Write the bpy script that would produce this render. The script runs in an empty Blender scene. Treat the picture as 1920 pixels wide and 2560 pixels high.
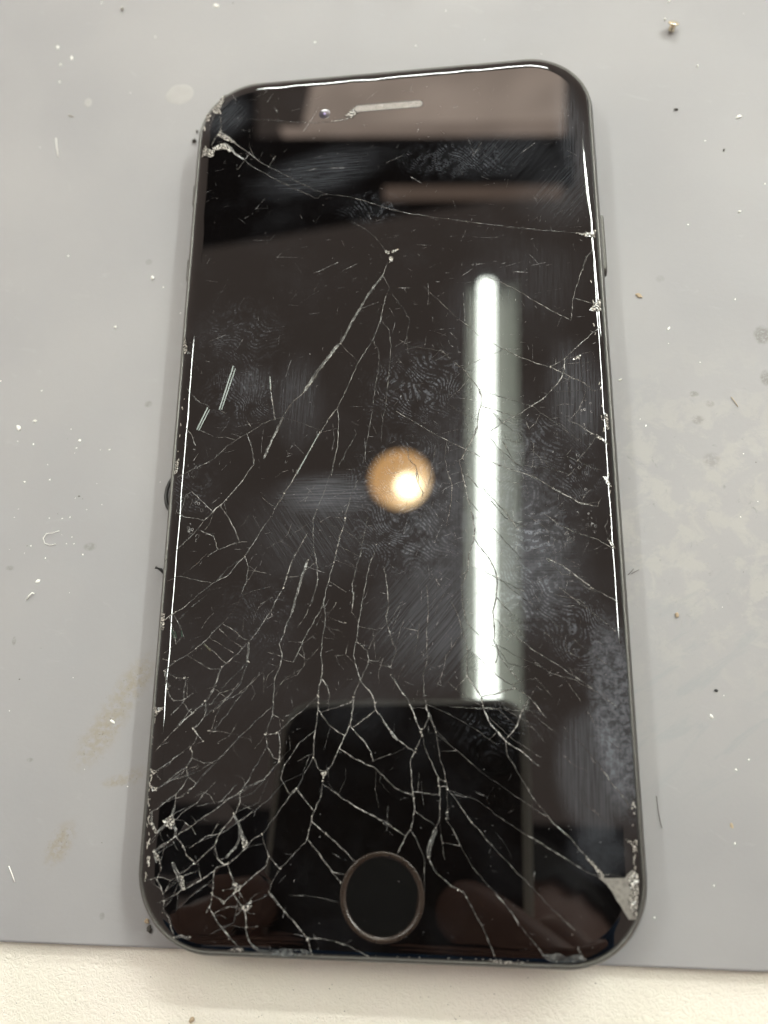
import bpy, bmesh, math, random
from mathutils import Vector, Matrix, noise
from mathutils.geometry import delaunay_2d_cdt

# ------------------------------------------------------------------ camera, light, exposure
S = bpy.context.scene
MM = 0.001
F_PX, CX, CY = 2100.0, 960.0, 1280.0
CAM_C = Vector((14.567723, -42.979914, 123.156097))          # mm
CAM_R = Matrix(((0.99224434, 0.02530469, 0.12169982),
                (0.00894289, 0.96199032, -0.27293709),
                (-0.12398064, 0.27190863, 0.95430315)))
cam_d = bpy.data.cameras.new('camera')
cam = bpy.data.objects.new('camera', cam_d)
S.collection.objects.link(cam)
cam.matrix_world = Matrix.Translation(CAM_C * MM) @ CAM_R.to_4x4()
cam_d.sensor_fit = 'VERTICAL'
cam_d.sensor_height = 24.0
cam_d.sensor_width = 18.0
cam_d.lens = F_PX / 2560.0 * 24.0
cam_d.clip_start = 0.002
cam_d.clip_end = 20.0
cam_d.dof.use_dof = True
cam_d.dof.focus_distance = 0.125
cam_d.dof.aperture_fstop = 9.5
S.camera = cam

world = bpy.data.worlds.new('World')
S.world = world
world.use_nodes = True
WB = world.node_tree.nodes['Background']
WB.inputs[0].default_value = (1.0, 0.81, 0.70, 1)
WB.inputs[1].default_value = 0.66
S.view_settings.view_transform = 'Standard'
S.view_settings.look = 'None'
S.view_settings.exposure = 0.0
S.view_settings.gamma = 1.0
S.cycles.max_bounces = 6
S.cycles.diffuse_bounces = 2
S.cycles.glossy_bounces = 3
S.cycles.transparent_max_bounces = 8
TUBE_E = 55.0
ADDED_TUBE_E = 178.0
LAMP_E = 15.0
PANEL_E = 4.6

rnd = random.Random(7)

# ------------------------------------------------------------------ pixel to place
def ray(px, py):
    return CAM_R @ Vector(((px - CX) / F_PX, -(py - CY) / F_PX, -1.0))
def on_z(px, py, z):
    d = ray(px, py)
    return CAM_C + d * ((z - CAM_C.z) / d.z)
def mirrored(px, py, h, zg=7.3):
    q = on_z(px, py, zg); d = ray(px, py); d.z = -d.z
    return q + d * ((h - q.z) / d.z)

# ------------------------------------------------------------------ phone dimensions (mm)
HW, HL, RC = 33.6, 69.2, 10.9
Z_TOP, RIM_W, RIM_H = 7.3, 2.0, 0.72
GLASS_IN = 1.05
def sd(x, y, inset=0.0):
    """distance inside the rounded rectangle (positive inside)"""
    r = RC - inset
    qx = abs(x) - (HW - inset - r); qy = abs(y) - (HL - inset - r)
    return r - math.hypot(max(qx, 0), max(qy, 0)) - min(max(qx, qy), 0)
def glass_z(x, y):
    d = sd(x, y, GLASS_IN)
    if d >= RIM_W: return Z_TOP
    t = min(1.0, (RIM_W - max(d, 0)) / RIM_W)
    return Z_TOP - RIM_H * (1 - math.sqrt(max(0.0, 1 - t * t * 0.985)))
def on_glass(px, py):
    z = Z_TOP
    for _ in range(4):
        p = on_z(px, py, z); z = glass_z(p.x, p.y)
    return on_z(px, py, z)
def outline(inset, n=18, along=0):
    r = RC - inset; pts = []
    if along:
        base = outline(inset, n); m = n + 1; out = []
        for c in range(4):
            out += base[c * m:(c + 1) * m]
            a, b = base[c * m + n], base[((c + 1) * m) % len(base)]
            out += [(a[0] + (b[0] - a[0]) * k / along, a[1] + (b[1] - a[1]) * k / along) for k in range(1, along)]
        return out
    for cx, cy, a0 in ((1, 1, 0), (-1, 1, 90), (-1, -1, 180), (1, -1, 270)):
        for k in range(n + 1):
            a = math.radians(a0 + 90 * k / n)
            pts.append((cx * (HW - inset - r) + r * math.cos(a), cy * (HL - inset - r) + r * math.sin(a)))
    return pts
# zoomed tiles of the photograph: origin and scale
REG = {'A': (450, 130, 3.016), 'B': (1000, 130, 3.016), 'C': (430, 640, 3.016), 'D': (980, 640, 2.86),
       'E': (380, 1180, 2.86), 'F': (960, 1180, 2.44), 'G': (340, 1740, 2.592), 'H': (960, 1760, 2.37),
       'I': (340, 1500, 5.53), 'J': (340, 1880, 4.608), 'K': (480, 200, 6.9125), 'L': (1380, 700, 3.16),
       'M': (1440, 1960, 4.61), 'S': (0, 0, 1.0)}
def tile(reg, x, y):
    ox, oy, s = REG[reg]
    return ox + x / s, oy + y / s

# ------------------------------------------------------------------ material helpers
def new_mat(name):
    m = bpy.data.materials.new(name); m.use_nodes = True
    nt = m.node_tree; nt.nodes.clear()
    out = nt.nodes.new('ShaderNodeOutputMaterial')
    return m, nt, out
def N(nt, typ, ins=None, **attrs):
    n = nt.nodes.new('ShaderNode' + typ)
    for k, v in attrs.items(): setattr(n, k, v)
    for k, v in (ins or {}).items():
        if isinstance(v, bpy.types.NodeSocket): nt.links.new(v, n.inputs[k])
        else: n.inputs[k].default_value = v
    return n
def MA(nt, op, a, b=0.0, c=None, clamp=False):
    ins = {0: a, 1: b}
    if c is not None: ins[2] = c
    return N(nt, 'Math', ins, operation=op, use_clamp=clamp).outputs[0]
def RAMP(nt, v, lo, hi, a=0.0, b=1.0):
    return N(nt, 'MapRange', {0: v, 1: lo, 2: hi, 3: a, 4: b}, interpolation_type='SMOOTHSTEP').outputs[0]
def MIXC(nt, f, a, b):
    n = nt.nodes.new('ShaderNodeMix'); n.data_type = 'RGBA'
    for k, v in ((0, f), (6, a), (7, b)):
        if isinstance(v, bpy.types.NodeSocket): nt.links.new(v, n.inputs[k])
        else: n.inputs[k].default_value = v if not isinstance(v, tuple) else (*v[:3], 1)
    return n.outputs[2]
def coords_mm(nt):
    tc = N(nt, 'TexCoord')
    return N(nt, 'VectorMath', {0: tc.outputs['Object'], 1: (1000, 1000, 0)}, operation='MULTIPLY').outputs[0]
def NOISE(nt, vec, scale, detail=3.0, rough=0.55, dist=0.0):
    return N(nt, 'TexNoise', {'Vector': vec, 'Scale': scale, 'Detail': detail, 'Roughness': rough, 'Distortion': dist}).outputs[0]
def ELL(nt, vec, c, rx, ry, ang=0.0, soft=0.6):
    mp = N(nt, 'Mapping', {'Vector': vec, 'Location': (c[0], c[1], 0), 'Rotation': (0, 0, math.radians(ang)), 'Scale': (rx, ry, 1)}, vector_type='TEXTURE').outputs[0]
    l = N(nt, 'VectorMath', {0: mp}, operation='LENGTH').outputs['Value']
    return RAMP(nt, l, 1.0, 1.0 - soft), mp
def STRETCH(nt, vec, ang, sx, sy):
    return N(nt, 'Mapping', {'Vector': vec, 'Rotation': (0, 0, math.radians(ang)), 'Scale': (sx, sy, 1)}, vector_type='TEXTURE').outputs[0]
def PRIN(nt, **kw):
    b = N(nt, 'BsdfPrincipled')
    for k, v in kw.items():
        k = k.replace('_', ' ')
        if isinstance(v, bpy.types.NodeSocket): nt.links.new(v, b.inputs[k])
        else: b.inputs[k].default_value = (*v, 1) if isinstance(v, tuple) else v
    return b
def simple(name, col, rough=0.5, metal=0.0, spec=0.5, var=0.25, scale=900.0, bump=0.0):
    m, nt, out = new_mat(name)
    tc = N(nt, 'TexCoord').outputs['Object']
    nz = NOISE(nt, tc, scale, 4)
    c = MIXC(nt, nz, tuple(v * (1 - var) for v in col), tuple(min(1, v * (1 + var)) for v in col))
    b = PRIN(nt, Base_Color=c, Roughness=rough, Metallic=metal)
    b.inputs['Specular IOR Level'].default_value = spec
    if bump:
        bp = N(nt, 'Bump', {'Strength': bump, 'Distance': 0.0001, 'Height': nz}); nt.links.new(bp.outputs[0], b.inputs['Normal'])
    nt.links.new(b.outputs[0], out.inputs[0])
    return m
def emitter(name, col, e, var=0.0, scale=30.0):
    m, nt, out = new_mat(name)
    tc = N(nt, 'TexCoord').outputs['Object']
    st = MA(nt, 'MULTIPLY', RAMP(nt, NOISE(nt, tc, scale, 2), 0.3, 0.7, 1 - var, 1 + var), e)
    em = N(nt, 'Emission', {'Color': (*col, 1), 'Strength': st})
    nt.links.new(em.outputs[0], out.inputs[0])
    return m

# ------------------------------------------------------------------ object helpers
COL = S.collection
def link(o, parent=None, label=None, cat=None, group=None, kind=None):
    COL.objects.link(o)
    if parent is not None: o.parent = parent
    for k, v in (('label', label), ('category', cat), ('group', group), ('kind', kind)):
        if v: o[k] = v
    return o
def mesh_obj(name, verts, faces, mat, parent=None, smooth=False, scale=MM, **kw):
    me = bpy.data.meshes.new(name)
    me.from_pydata([Vector(v) * scale for v in verts], [], faces)
    me.materials.append(mat)
    if smooth:
        me.polygons.foreach_set('use_smooth', [True] * len(me.polygons))
    me.update()
    return link(bpy.data.objects.new(name, me), parent, **kw)
def empty(name, loc=(0, 0, 0), **kw):
    o = bpy.data.objects.new(name, None); o.empty_display_size = 0.01; o.location = loc
    return link(o, None, **kw)
class Geo:
    def __init__(s): s.v = []; s.f = []
    def add(s, v, f):
        b = len(s.v); s.v += [tuple(p) for p in v]; s.f += [tuple(i + b for i in q) for q in f]
def loft(rings, closed_u=True, cap0=False, cap1=False):
    v = [p for r in rings for p in r]; n = len(rings[0]); f = []
    for i in range(len(rings) - 1):
        for j in range(n if closed_u else n - 1):
            k = (j + 1) % n
            f.append((i * n + j, i * n + k, (i + 1) * n + k, (i + 1) * n + j))
    if cap0: f.append(tuple(range(n - 1, -1, -1)))
    if cap1: f.append(tuple((len(rings) - 1) * n + j for j in range(n)))
    return v, f
def box(x0, x1, y0, y1, z0, z1):
    v = [(x, y, z) for z in (z0, z1) for y in (y0, y1) for x in (x0, x1)]
    return v, [(0, 2, 3, 1), (4, 5, 7, 6), (0, 1, 5, 4), (2, 6, 7, 3), (0, 4, 6, 2), (1, 3, 7, 5)]
def tube(pts, r, n=8, taper=None):
    pts = [Vector(p) for p in pts]; rings = []
    for i, p in enumerate(pts):
        d = (pts[min(i + 1, len(pts) - 1)] - pts[max(i - 1, 0)]).normalized()
        a = d.cross(Vector((0, 0, 1)));
        if a.length < 1e-4: a = Vector((1, 0, 0))
        a.normalize(); b = d.cross(a)
        rr = r * (taper[i] if taper else 1)
        rings.append([p + (a * math.cos(t) + b * math.sin(t)) * rr for t in (2 * math.pi * k / n for k in range(n))])
    return loft(rings, True, True, True)
def blob(rx, ry, rz, seed, sub=2, rough=0.35):
    bm = bmesh.new(); bmesh.ops.create_icosphere(bm, subdivisions=sub, radius=1)
    for v in bm.verts:
        k = 1 + rough * noise.noise(v.co * 1.6 + Vector((seed * 3.7, seed, 0)))
        v.co = Vector((v.co.x * rx * k, v.co.y * ry * k, v.co.z * rz * k))
    bm.verts.index_update()
    r = [tuple(v.co) for v in bm.verts], [tuple(v.index for v in f.verts) for f in bm.faces]
    bm.free(); return r

# ------------------------------------------------------------------ materials of the scene
def mat_mat():
    m, nt, out = new_mat('grey_rubber')
    v = coords_mm(nt)
    pxm = lambda x, y: tuple(on_z(x, y, 0))[:2]
    big = NOISE(nt, v, 0.03, 4); mid = NOISE(nt, v, 0.12, 5, 0.6); fine = NOISE(nt, v, 1.6, 5, 0.65)
    col = MIXC(nt, RAMP(nt, big, 0.3, 0.7), (0.236, 0.233, 0.240), (0.268, 0.263, 0.266))
    # scuffed worn zone right of the phone
    zone, _ = ELL(nt, v, pxm(1800, 1300), 34, 34, 20, 0.75)
    mott = RAMP(nt, NOISE(nt, v, 0.22, 8, 0.68, 0.4), 0.46, 0.60)
    col = MIXC(nt, MA(nt, 'MULTIPLY', MA(nt, 'MULTIPLY', zone, mott), 0.8), col, (0.305, 0.296, 0.284))
    dark = RAMP(nt, NOISE(nt, v, 0.55, 7, 0.7, 0.6), 0.60, 0.74)
    col = MIXC(nt, MA(nt, 'MULTIPLY', MA(nt, 'MULTIPLY', zone, dark), 0.8), col, (0.175, 0.178, 0.176))
    zone2, _ = ELL(nt, v, pxm(1790, 1720), 26, 26, 0, 0.7)
    sc = RAMP(nt, NOISE(nt, STRETCH(nt, v, 35, 6, 1.4), 0.5, 6, 0.7, 0.8), 0.50, 0.66)
    col = MIXC(nt, MA(nt, 'MULTIPLY', MA(nt, 'MULTIPLY', zone2, sc), 0.6), col, (0.225, 0.235, 0.242))
    zone3, _ = ELL(nt, v, pxm(1700, 1480), 22, 20, 0, 0.75)
    sp = RAMP(nt, NOISE(nt, v, 1.9, 6, 0.72, 0.2), 0.60, 0.74)
    col = MIXC(nt, MA(nt, 'MULTIPLY', MA(nt, 'MULTIPLY', zone3, sp), 0.5), col, (0.18, 0.172, 0.155))
    # brown smears left of the phone
    g = RAMP(nt, NOISE(nt, v, 0.85, 6, 0.7), 0.36, 0.62)
    g2 = RAMP(nt, NOISE(nt, v, 2.4, 4, 0.6), 0.60, 0.70)
    g3 = RAMP(nt, NOISE(nt, v, 1.7, 4, 0.7), 0.3, 0.6)
    for (x, y, rx, ry, a, k) in ((300, 1760, 11, 3.2, 58, .62), (245, 1850, 7, 3.4, 50, .55), (345, 1690, 5, 3, 40, .4), (150, 2110, 4.6, 2.4, 62, .8), (285, 1955, 2.5, 1.2, 10, .75), (330, 1940, 3.2, 1.7, 20, .5)):
        e, mp = ELL(nt, v, pxm(x, y), rx, ry, a, 0.8)
        col = MIXC(nt, MA(nt, 'MULTIPLY', MA(nt, 'MULTIPLY', e, g), k), col, (0.225, 0.195, 0.15))
        col = MIXC(nt, MA(nt, 'MULTIPLY', MA(nt, 'MULTIPLY', e, g2), k), col, (0.12, 0.10, 0.078))
    # dark spots on the right
    for (x, y, rx, ry, k) in ((1905, 838, 1.5, 1.9, .6), (1917, 945, 1.2, 1.6, .6), (1735, 985, .9, .6, .5), (1775, 1010, .8, .7, .35), (1745, 1050, 1.2, .9, .4), (1780, 1150, 1.6, 1.5, .3),
                              (225, 1367, 1.3, .8, .45), (372, 655, .8, .7, .3), (371, 1010, .8, .7, .45), (25, 1420, .9, .5, .4), (35, 1603, .4, .9, .45), (1650, 697, .9, .8, .2), (75, 1900, .7, .4, .4), (255, 2290, .5, .6, .4)):
        e, mp = ELL(nt, v, pxm(x, y), rx, ry, 0, 0.5)
        col = MIXC(nt, MA(nt, 'MULTIPLY', MA(nt, 'MULTIPLY', e, g3), k), col, (0.11, 0.10, 0.09))
    # fine grime and pale scuffs
    g = RAMP(nt, fine, 0.62, 0.80)
    col = MIXC(nt, MA(nt, 'MULTIPLY', g, 0.12), col, (0.18, 0.18, 0.18))
    pale = RAMP(nt, NOISE(nt, STRETCH(nt, v, -20, 2.5, 1), 0.35, 6, 0.7, 0.5), 0.60, 0.75)
    col = MIXC(nt, MA(nt, 'MULTIPLY', pale, 0.2), col, (0.36, 0.365, 0.365))
    bh = MA(nt, 'ADD', MA(nt, 'MULTIPLY', fine, 0.5), mid)
    bp = N(nt, 'Bump', {'Strength': 0.25, 'Distance': 0.00012, 'Height': bh})
    b = PRIN(nt, Base_Color=col, Roughness=RAMP(nt, mid, 0.3, 0.7, 0.42, 0.6), Normal=bp.outputs[0])
    b.inputs['Specular IOR Level'].default_value = 0.35
    nt.links.new(b.outputs[0], out.inputs[0])
    return m
def table_mat():
    m, nt, out = new_mat('cream_textured_laminate')
    v = coords_mm(nt)
    nz = NOISE(nt, v, 1.15, 3, 0.5, 1.2)
    ridge = RAMP(nt, MA(nt, 'ABSOLUTE', MA(nt, 'SUBTRACT', nz, 0.5)), 0.0, 0.12)
    nz2 = NOISE(nt, v, 0.9, 2, 0.5, 0.6)
    h = MA(nt, 'ADD', MA(nt, 'MULTIPLY', ridge, 0.6), nz2)
    col = MIXC(nt, RAMP(nt, NOISE(nt, v, 0.06, 3), 0.35, 0.65), (0.70, 0.67, 0.585), (0.715, 0.67, 0.60))
    sp = RAMP(nt, NOISE(nt, v, 1.3, 3, 0.6), 0.72, 0.80)
    col = MIXC(nt, MA(nt, 'MULTIPLY', sp, 0.5), col, (0.35, 0.27, 0.19))
    bp = N(nt, 'Bump', {'Strength': 0.55, 'Distance': 0.00016, 'Height': h})
    b = PRIN(nt, Base_Color=col, Roughness=0.36, Normal=bp.outputs[0])
    b.inputs['Specular IOR Level'].default_value = 0.5
    nt.links.new(b.outputs[0], out.inputs[0])
    return m
def glass_mat():
    m, nt, out = new_mat('black_cover_glass')
    v = coords_mm(nt)
    P = lambda x, y: tuple(on_z(x, y, Z_TOP))[:2]
    total = None
    def add(x):
        nonlocal total
        total = x if total is None else MA(nt, 'ADD', total, x)
    # finger prints: ridges
    fp = [(1043, 965, 9, 7.5, 20, .52, 0.10), (1000, 1215, 8.5, 9.5, 0, .62, 0.12), (1013, 1335, 9, 7, -10, .60, 0.11), (1325, 1330, 6.5, 6, 40, .72, 0.15),
          (1320, 1480, 6.5, 7.5, 0, .75, 0.12), (1132, 400, 11, 4.5, -8, .36, 0.07), (596, 840, 9, 7, 10, .55, 0.05), (605, 985, 7.5, 6.5, -30, .48, 0.075),
          (1450, 1585, 4.5, 8, 0, .7, 0.10), (1330, 1120, 8, 6, 30, .8, 0.07), (930, 520, 6, 3.5, 0, .6, 0.06), (470, 1225, 5, 6, 0, .5, .05), (1300, 1205, 6, 5, 10, .7, .07), (1440, 1190, 5, 6, 0, .8, .06), (650, 1530, 7, 7, 0, .6, .035), (1260, 1800, 9, 6, 0, .45, .035)]
    patch = RAMP(nt, NOISE(nt, v, 0.55, 4, 0.65), 0.36, 0.66)
    warp = N(nt, 'TexNoise', {'Vector': v, 'Scale': 0.085, 'Detail': 1.5}).outputs['Color']
    wv = N(nt, 'VectorMath', {0: N(nt, 'VectorMath', {0: warp, 1: (26, 26, 0)}, operation='MULTIPLY').outputs[0], 1: v}, operation='ADD').outputs[0]
    ridge = N(nt, 'TexWave', {'Vector': wv, 'Scale': 0.66, 'Distortion': 1.4, 'Detail': 2.0, 'Detail Scale': 1.2}, wave_type='BANDS', bands_direction='DIAGONAL').outputs[1]
    pores = RAMP(nt, NOISE(nt, v, 2.6, 2, 0.5), 0.38, 0.58)
    ridge = MA(nt, 'MULTIPLY', RAMP(nt, ridge, 0.38, 0.75), pores)
    ridge = MA(nt, 'MULTIPLY', MA(nt, 'ADD', MA(nt, 'MULTIPLY', ridge, 0.92), 0.10), patch)
    fsum = None
    for i, (x, y, rx, ry, a, sc, k) in enumerate(fp):
        e, _ = ELL(nt, v, P(x, y), rx * 1.15, ry * 1.15, a, 0.85)
        e = MA(nt, 'MULTIPLY', e, k * 1.25)
        fsum = e if fsum is None else MA(nt, 'MAXIMUM', fsum, e)
    add(MA(nt, 'MULTIPLY', fsum, ridge))
    stk = {a: RAMP(nt, NOISE(nt, STRETCH(nt, v, a, 6.5, 0.24), 1.0, 4, 0.62, 0.25), 0.36, 0.68) for a in (0, 50, 88, 124)}
    # wiped streaks: (centre, radii, mask angle, streak angle, strength)
    for (x, y, rx, ry, a, sa, k) in ((820, 1235, 10, 4.2, 0, -2, .13), (1080, 1560, 12, 12, 0, 52, .085), (780, 1330, 14, 10, 0, 125, .05), (800, 430, 14, 5.5, 12, 12, .075), (745, 1000, 5, 10, 0, 88, .055),
                                     (630, 960, 5, 4, 0, 75, .05), (1340, 1450, 10, 8, 0, 3, .05), (1440, 990, 5.5, 11, 4, 86, .095), (1210, 1250, 13, 30, 2, 88, .028), (1400, 480, 9, 9, 0, 58, .05), (1250, 380, 12, 6, 0, 35, .045),
                                     (560, 290, 6.5, 6, 0, 40, .075), (1430, 330, 3.5, 14, 6, 84, .07), (900, 1760, 8, 7, 0, 40, .02), (1320, 700, 12, 10, 0, 85, .03), (1190, 800, 7, 12, 0, 88, .035), (610, 1650, 12, 12, 0, 45, .012)):
        e, _ = ELL(nt, v, P(x, y), rx, ry, a, 0.8)
        s = stk[min(stk, key=lambda q: abs(q - sa))]
        add(MA(nt, 'MULTIPLY', MA(nt, 'MULTIPLY', e, MA(nt, 'ADD', MA(nt, 'MULTIPLY', s, 0.7), 0.3)), k * .8))
    # grey film at lower right
    e, _ = ELL(nt, v, P(1480, 1930), 5.6, 9.5, 0, 0.45)
    s = stk[88]
    add(MA(nt, 'MULTIPLY', MA(nt, 'MULTIPLY', e, MA(nt, 'ADD', MA(nt, 'MULTIPLY', s, 0.7), 0.5)), 0.055))
    e, _ = ELL(nt, v, P(1550, 1790), 4.6, 16, 4, 0.55)
    s = RAMP(nt, NOISE(nt, v, 1.0, 8, 0.74, 0.4), 0.40, 0.62)
    add(MA(nt, 'MULTIPLY', MA(nt, 'MULTIPLY', e, MA(nt, 'ADD', MA(nt, 'MULTIPLY', s, 0.75), 0.25)), 0.125))
    e, _ = ELL(nt, v, P(1500, 2130), 5, 4.5, 0, 0.7)
    add(MA(nt, 'MULTIPLY', MA(nt, 'MULTIPLY', e, NOISE(nt, v, 0.7, 5, 0.7)), 0.07))
    for (x, y, rx, ry, k) in ((1230, 1280, 17, 24, .040), (1330, 1380, 9, 14, .034), (1060, 1330, 12, 14, .016)):  # bluish haze of the tube light on smeared glass, put into the colour
        e, _ = ELL(nt, v, P(x, y), rx, ry, 4, 0.95)
        add(MA(nt, 'MULTIPLY', MA(nt, 'MULTIPLY', e, MA(nt, 'ADD', MA(nt, 'MULTIPLY', patch, .6), .5)), k))
    # overall dust and faint film
    dust = RAMP(nt, NOISE(nt, v, 5.0, 2, 0.5), 0.68, 0.80)
    add(MA(nt, 'MULTIPLY', dust, 0.035))
    film = RAMP(nt, NOISE(nt, v, 0.09, 5, 0.6), 0.45, 0.75)
    add(MA(nt, 'MULTIPLY', film, 0.007))
    total = MA(nt, 'MULTIPLY', total, 1.0, clamp=True)
    wob = N(nt, 'Bump', {'Strength': 0.02, 'Distance': 0.0002, 'Height': NOISE(nt, v, 0.05, 2)})
    g = PRIN(nt, Base_Color=(0.0012, 0.001, 0.001), Roughness=0.012, IOR=1.52)
    d = PRIN(nt, Base_Color=(0.46, 0.50, 0.58), Roughness=0.55)
    mx = N(nt, 'MixShader', {0: total, 1: g.outputs[0], 2: d.outputs[0]})
    nt.links.new(mx.outputs[0], out.inputs[0])
    return m
def crack_mat(name, lo, hi, a0, a1, sc=1.4, tint=(1.0, 0.97, 0.92), amin=0.35):
    m, nt, out = new_mat(name)
    v = coords_mm(nt)
    nz = NOISE(nt, v, sc, 4, 0.65)
    c = MIXC(nt, RAMP(nt, nz, 0.38, 0.68), tuple(lo * t for t in tint), tuple(hi * t for t in tint))
    b = PRIN(nt, Base_Color=c, Roughness=0.22)
    tr = N(nt, 'BsdfTransparent')
    al = MA(nt, 'MULTIPLY', RAMP(nt, NOISE(nt, v, sc * 0.7, 4, 0.6), 0.36, 0.62, a0, a1), RAMP(nt, NOISE(nt, v, 0.16, 2, 0.5), 0.34, 0.60, amin, 1.0))
    mx = N(nt, 'MixShader', {0: al, 1: tr.outputs[0], 2: b.outputs[0]})
    nt.links.new(mx.outputs[0], out.inputs[0])
    return m
def crushed_mat():
    m, nt, out = new_mat('crushed_glass')
    v = coords_mm(nt)
    c = MIXC(nt, RAMP(nt, NOISE(nt, v, 3.4, 5, 0.8), 0.47, 0.62), (0.012, 0.011, 0.011), (0.66, 0.63, 0.57))  # pale noise spots put specular glints into the colour
    b = PRIN(nt, Base_Color=c, Roughness=0.18)
    nt.links.new(b.outputs[0], out.inputs[0])
    return m

M_MAT, M_TABLE, M_GLASS = mat_mat(), table_mat(), glass_mat()
M_CRACK = crack_mat('crack_edge', 0.10, 0.55, 0.35, 1.0)
M_CRACK_THIN = crack_mat('hairline_crack', 0.08, 0.42, 0.15, 0.9, 0.9)
M_FACE = crack_mat('crack_face', 0.06, 0.24, 0.55, 1.0, 1.0, (0.95, 1.0, 0.98))  # grey puts the lamp housing mirrored in wide cracks into the colour
M_SCRATCH = crack_mat('scratch', 0.16, 0.6, 0.3, 0.9, 2.0, (1, 1, 1), .4)
M_GAP = crack_mat('crack_gap', 0.004, 0.02, 0.3, 1.0, 1.1, (1, 1, 1), 0.6)
M_CRUSH = crushed_mat()
M_WEDGE = simple('crushed_white_glass', (0.15, 0.142, 0.128), 0.35, 0, 0.5, 0.75, 2200, 0.5)
M_CHIP = simple('glass_chip', (0.42, 0.40, 0.36), 0.1, 0, 0.8, 0.6, 2500)
M_FACET = simple('clear_crack_facet', (0.022, 0.034, 0.027), 0.06, 0, 0.13, 0.1)
M_FRAME = simple('dark_anodised_aluminium', (0.10, 0.098, 0.092), 0.36, 0.7, 0.5, 0.25, 2600, 0.05)
M_GASKET = simple('black_gasket', (0.012, 0.012, 0.013), 0.5, 0, 0.4)
M_PANEL = simple('black_display_panel', (0.004, 0.004, 0.004), 0.3)
M_RING = simple('dark_bronze_ring', (0.022, 0.015, 0.011), 0.25, 0.2, 0.5, 0.3, 1500)
M_HOME = simple('black_button', (0.004, 0.004, 0.004), 0.05)
M_BLACK = simple('black_plastic', (0.012, 0.012, 0.012), 0.45)
M_WHITE = simple('white_fleck', (0.85, 0.84, 0.8), 0.5, 0, .5, .1)
M_DARK = simple('dark_grime', (0.06, 0.055, 0.048), 0.7, 0, .3, .4)
M_TAN = simple('tan_crumb', (0.36, 0.28, 0.19), 0.6, 0, .3, .3)
M_BRASS = simple('brass', (0.80, 0.73, 0.55), 0.25, 0.8, .5, .15)
M_STEEL = simple('dull_steel', (0.42, 0.4, 0.37), 0.35, 0.8)
M_DROP = simple('dried_drop_film', (0.292, 0.284, 0.278), 0.45, 0, .4, .1, 500)

# ------------------------------------------------------------------ setting: table and mat
mesh_obj('table_top', *box(-400, 400, -300, 500, -24, -2), M_TABLE, kind='structure',
         label='cream textured laminate table top under the mat', cat='table')
MAT_Y = -69.6
def make_mat():
    th = 2.0; rings = []
    def rect(ins, z):
        x0, x1, y0, y1 = -190 + ins, 190 - ins, MAT_Y + ins, 240 - ins
        pts = []
        k = 24
        for i in range(k): pts.append((x0 + (x1 - x0) * i / k, y0 + 0.10 * noise.noise(Vector((i * .7, 0, 3))), z))
        for i in range(k): pts.append((x1, y0 + (y1 - y0) * i / k, z))
        for i in range(k): pts.append((x1 - (x1 - x0) * i / k, y1, z))
        for i in range(k): pts.append((x0, y1 - (y1 - y0) * i / k, z))
        return pts
    rings = [rect(0, -th + 0.01), rect(0, -0.35), rect(0.12, -0.1), rect(0.35, 0)]
    v, f = loft(rings, True, True, True)
    return mesh_obj('work_mat', v, f, M_MAT, label='flat grey rubber work mat lying under the cracked phone', cat='mat')
make_mat()

# ------------------------------------------------------------------ the phone
PHONE = empty('smartphone', (0, 0, 0), label='black smartphone with shattered glass lying on the grey mat', cat='phone')
def ring_at(inset, z): return [(x, y, z) for x, y in outline(inset)]
prof = [(1.30, 6.2), (1.0, 6.55), (0.82, 6.66), (0.66, 6.62), (0.42, 6.25), (0.2, 5.6), (0.06, 4.7), (0.0, 3.65), (0.06, 2.6), (0.2, 1.7), (0.48, 0.9), (1.0, 0.35), (2.0, 0.03)]
v, f = loft([ring_at(d, z) for d, z in prof], True, False, True)
FRAME = mesh_obj('frame', v, f, M_FRAME, PHONE, smooth=True)
# antenna seams
for sy in (-1, 1):
    for sx in (-1, 1):
        yy = sy * (HL - 11.6)
        g = [(sx * (HW - d + 0.015), yy + w, z) for w in (-0.45, 0.45) for d, z in prof[4:11]]
        n = 7
        mesh_obj('antenna_seam', g, [(i, i + 1, n + i + 1, n + i) for i in range(n - 1)], simple('grey_seam', (0.10, 0.105, 0.11), 0.5), FRAME, smooth=True)
def side_button(x, y0, y1, name):
    s = 1 if x > 0 else -1
    g = Geo(); rings = []
    for ox, ins in ((-0.5, 0), (0.32, 0), (0.45, 0.12)):
        pts = []
        for yy, a0 in ((y1, 0), (y0, 180)):
            for k in range(9):
                a = math.radians(a0 + 180 * k / 8)
                r = 1.15 - ins
                pts.append((s * (HW + ox), yy + (r * math.sin(a)) * 1.0 + (-1.15 if a0 == 0 else 1.15), 3.65 + r * math.cos(a)))
        rings.append(pts)
    v, f = loft(rings, True, False, True)
    mesh_obj(name, v, f, M_FRAME, PHONE, smooth=False)
yb = lambda px, py: on_z(px, py, 3.65).y
side_button(HW, yb(1515, 690), yb(1506, 541), 'power_button')
side_button(-HW, yb(468, 715), yb(475, 648), 'volume_button')
side_button(-HW, yb(480, 528), yb(486, 465), 'volume_button')

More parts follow.
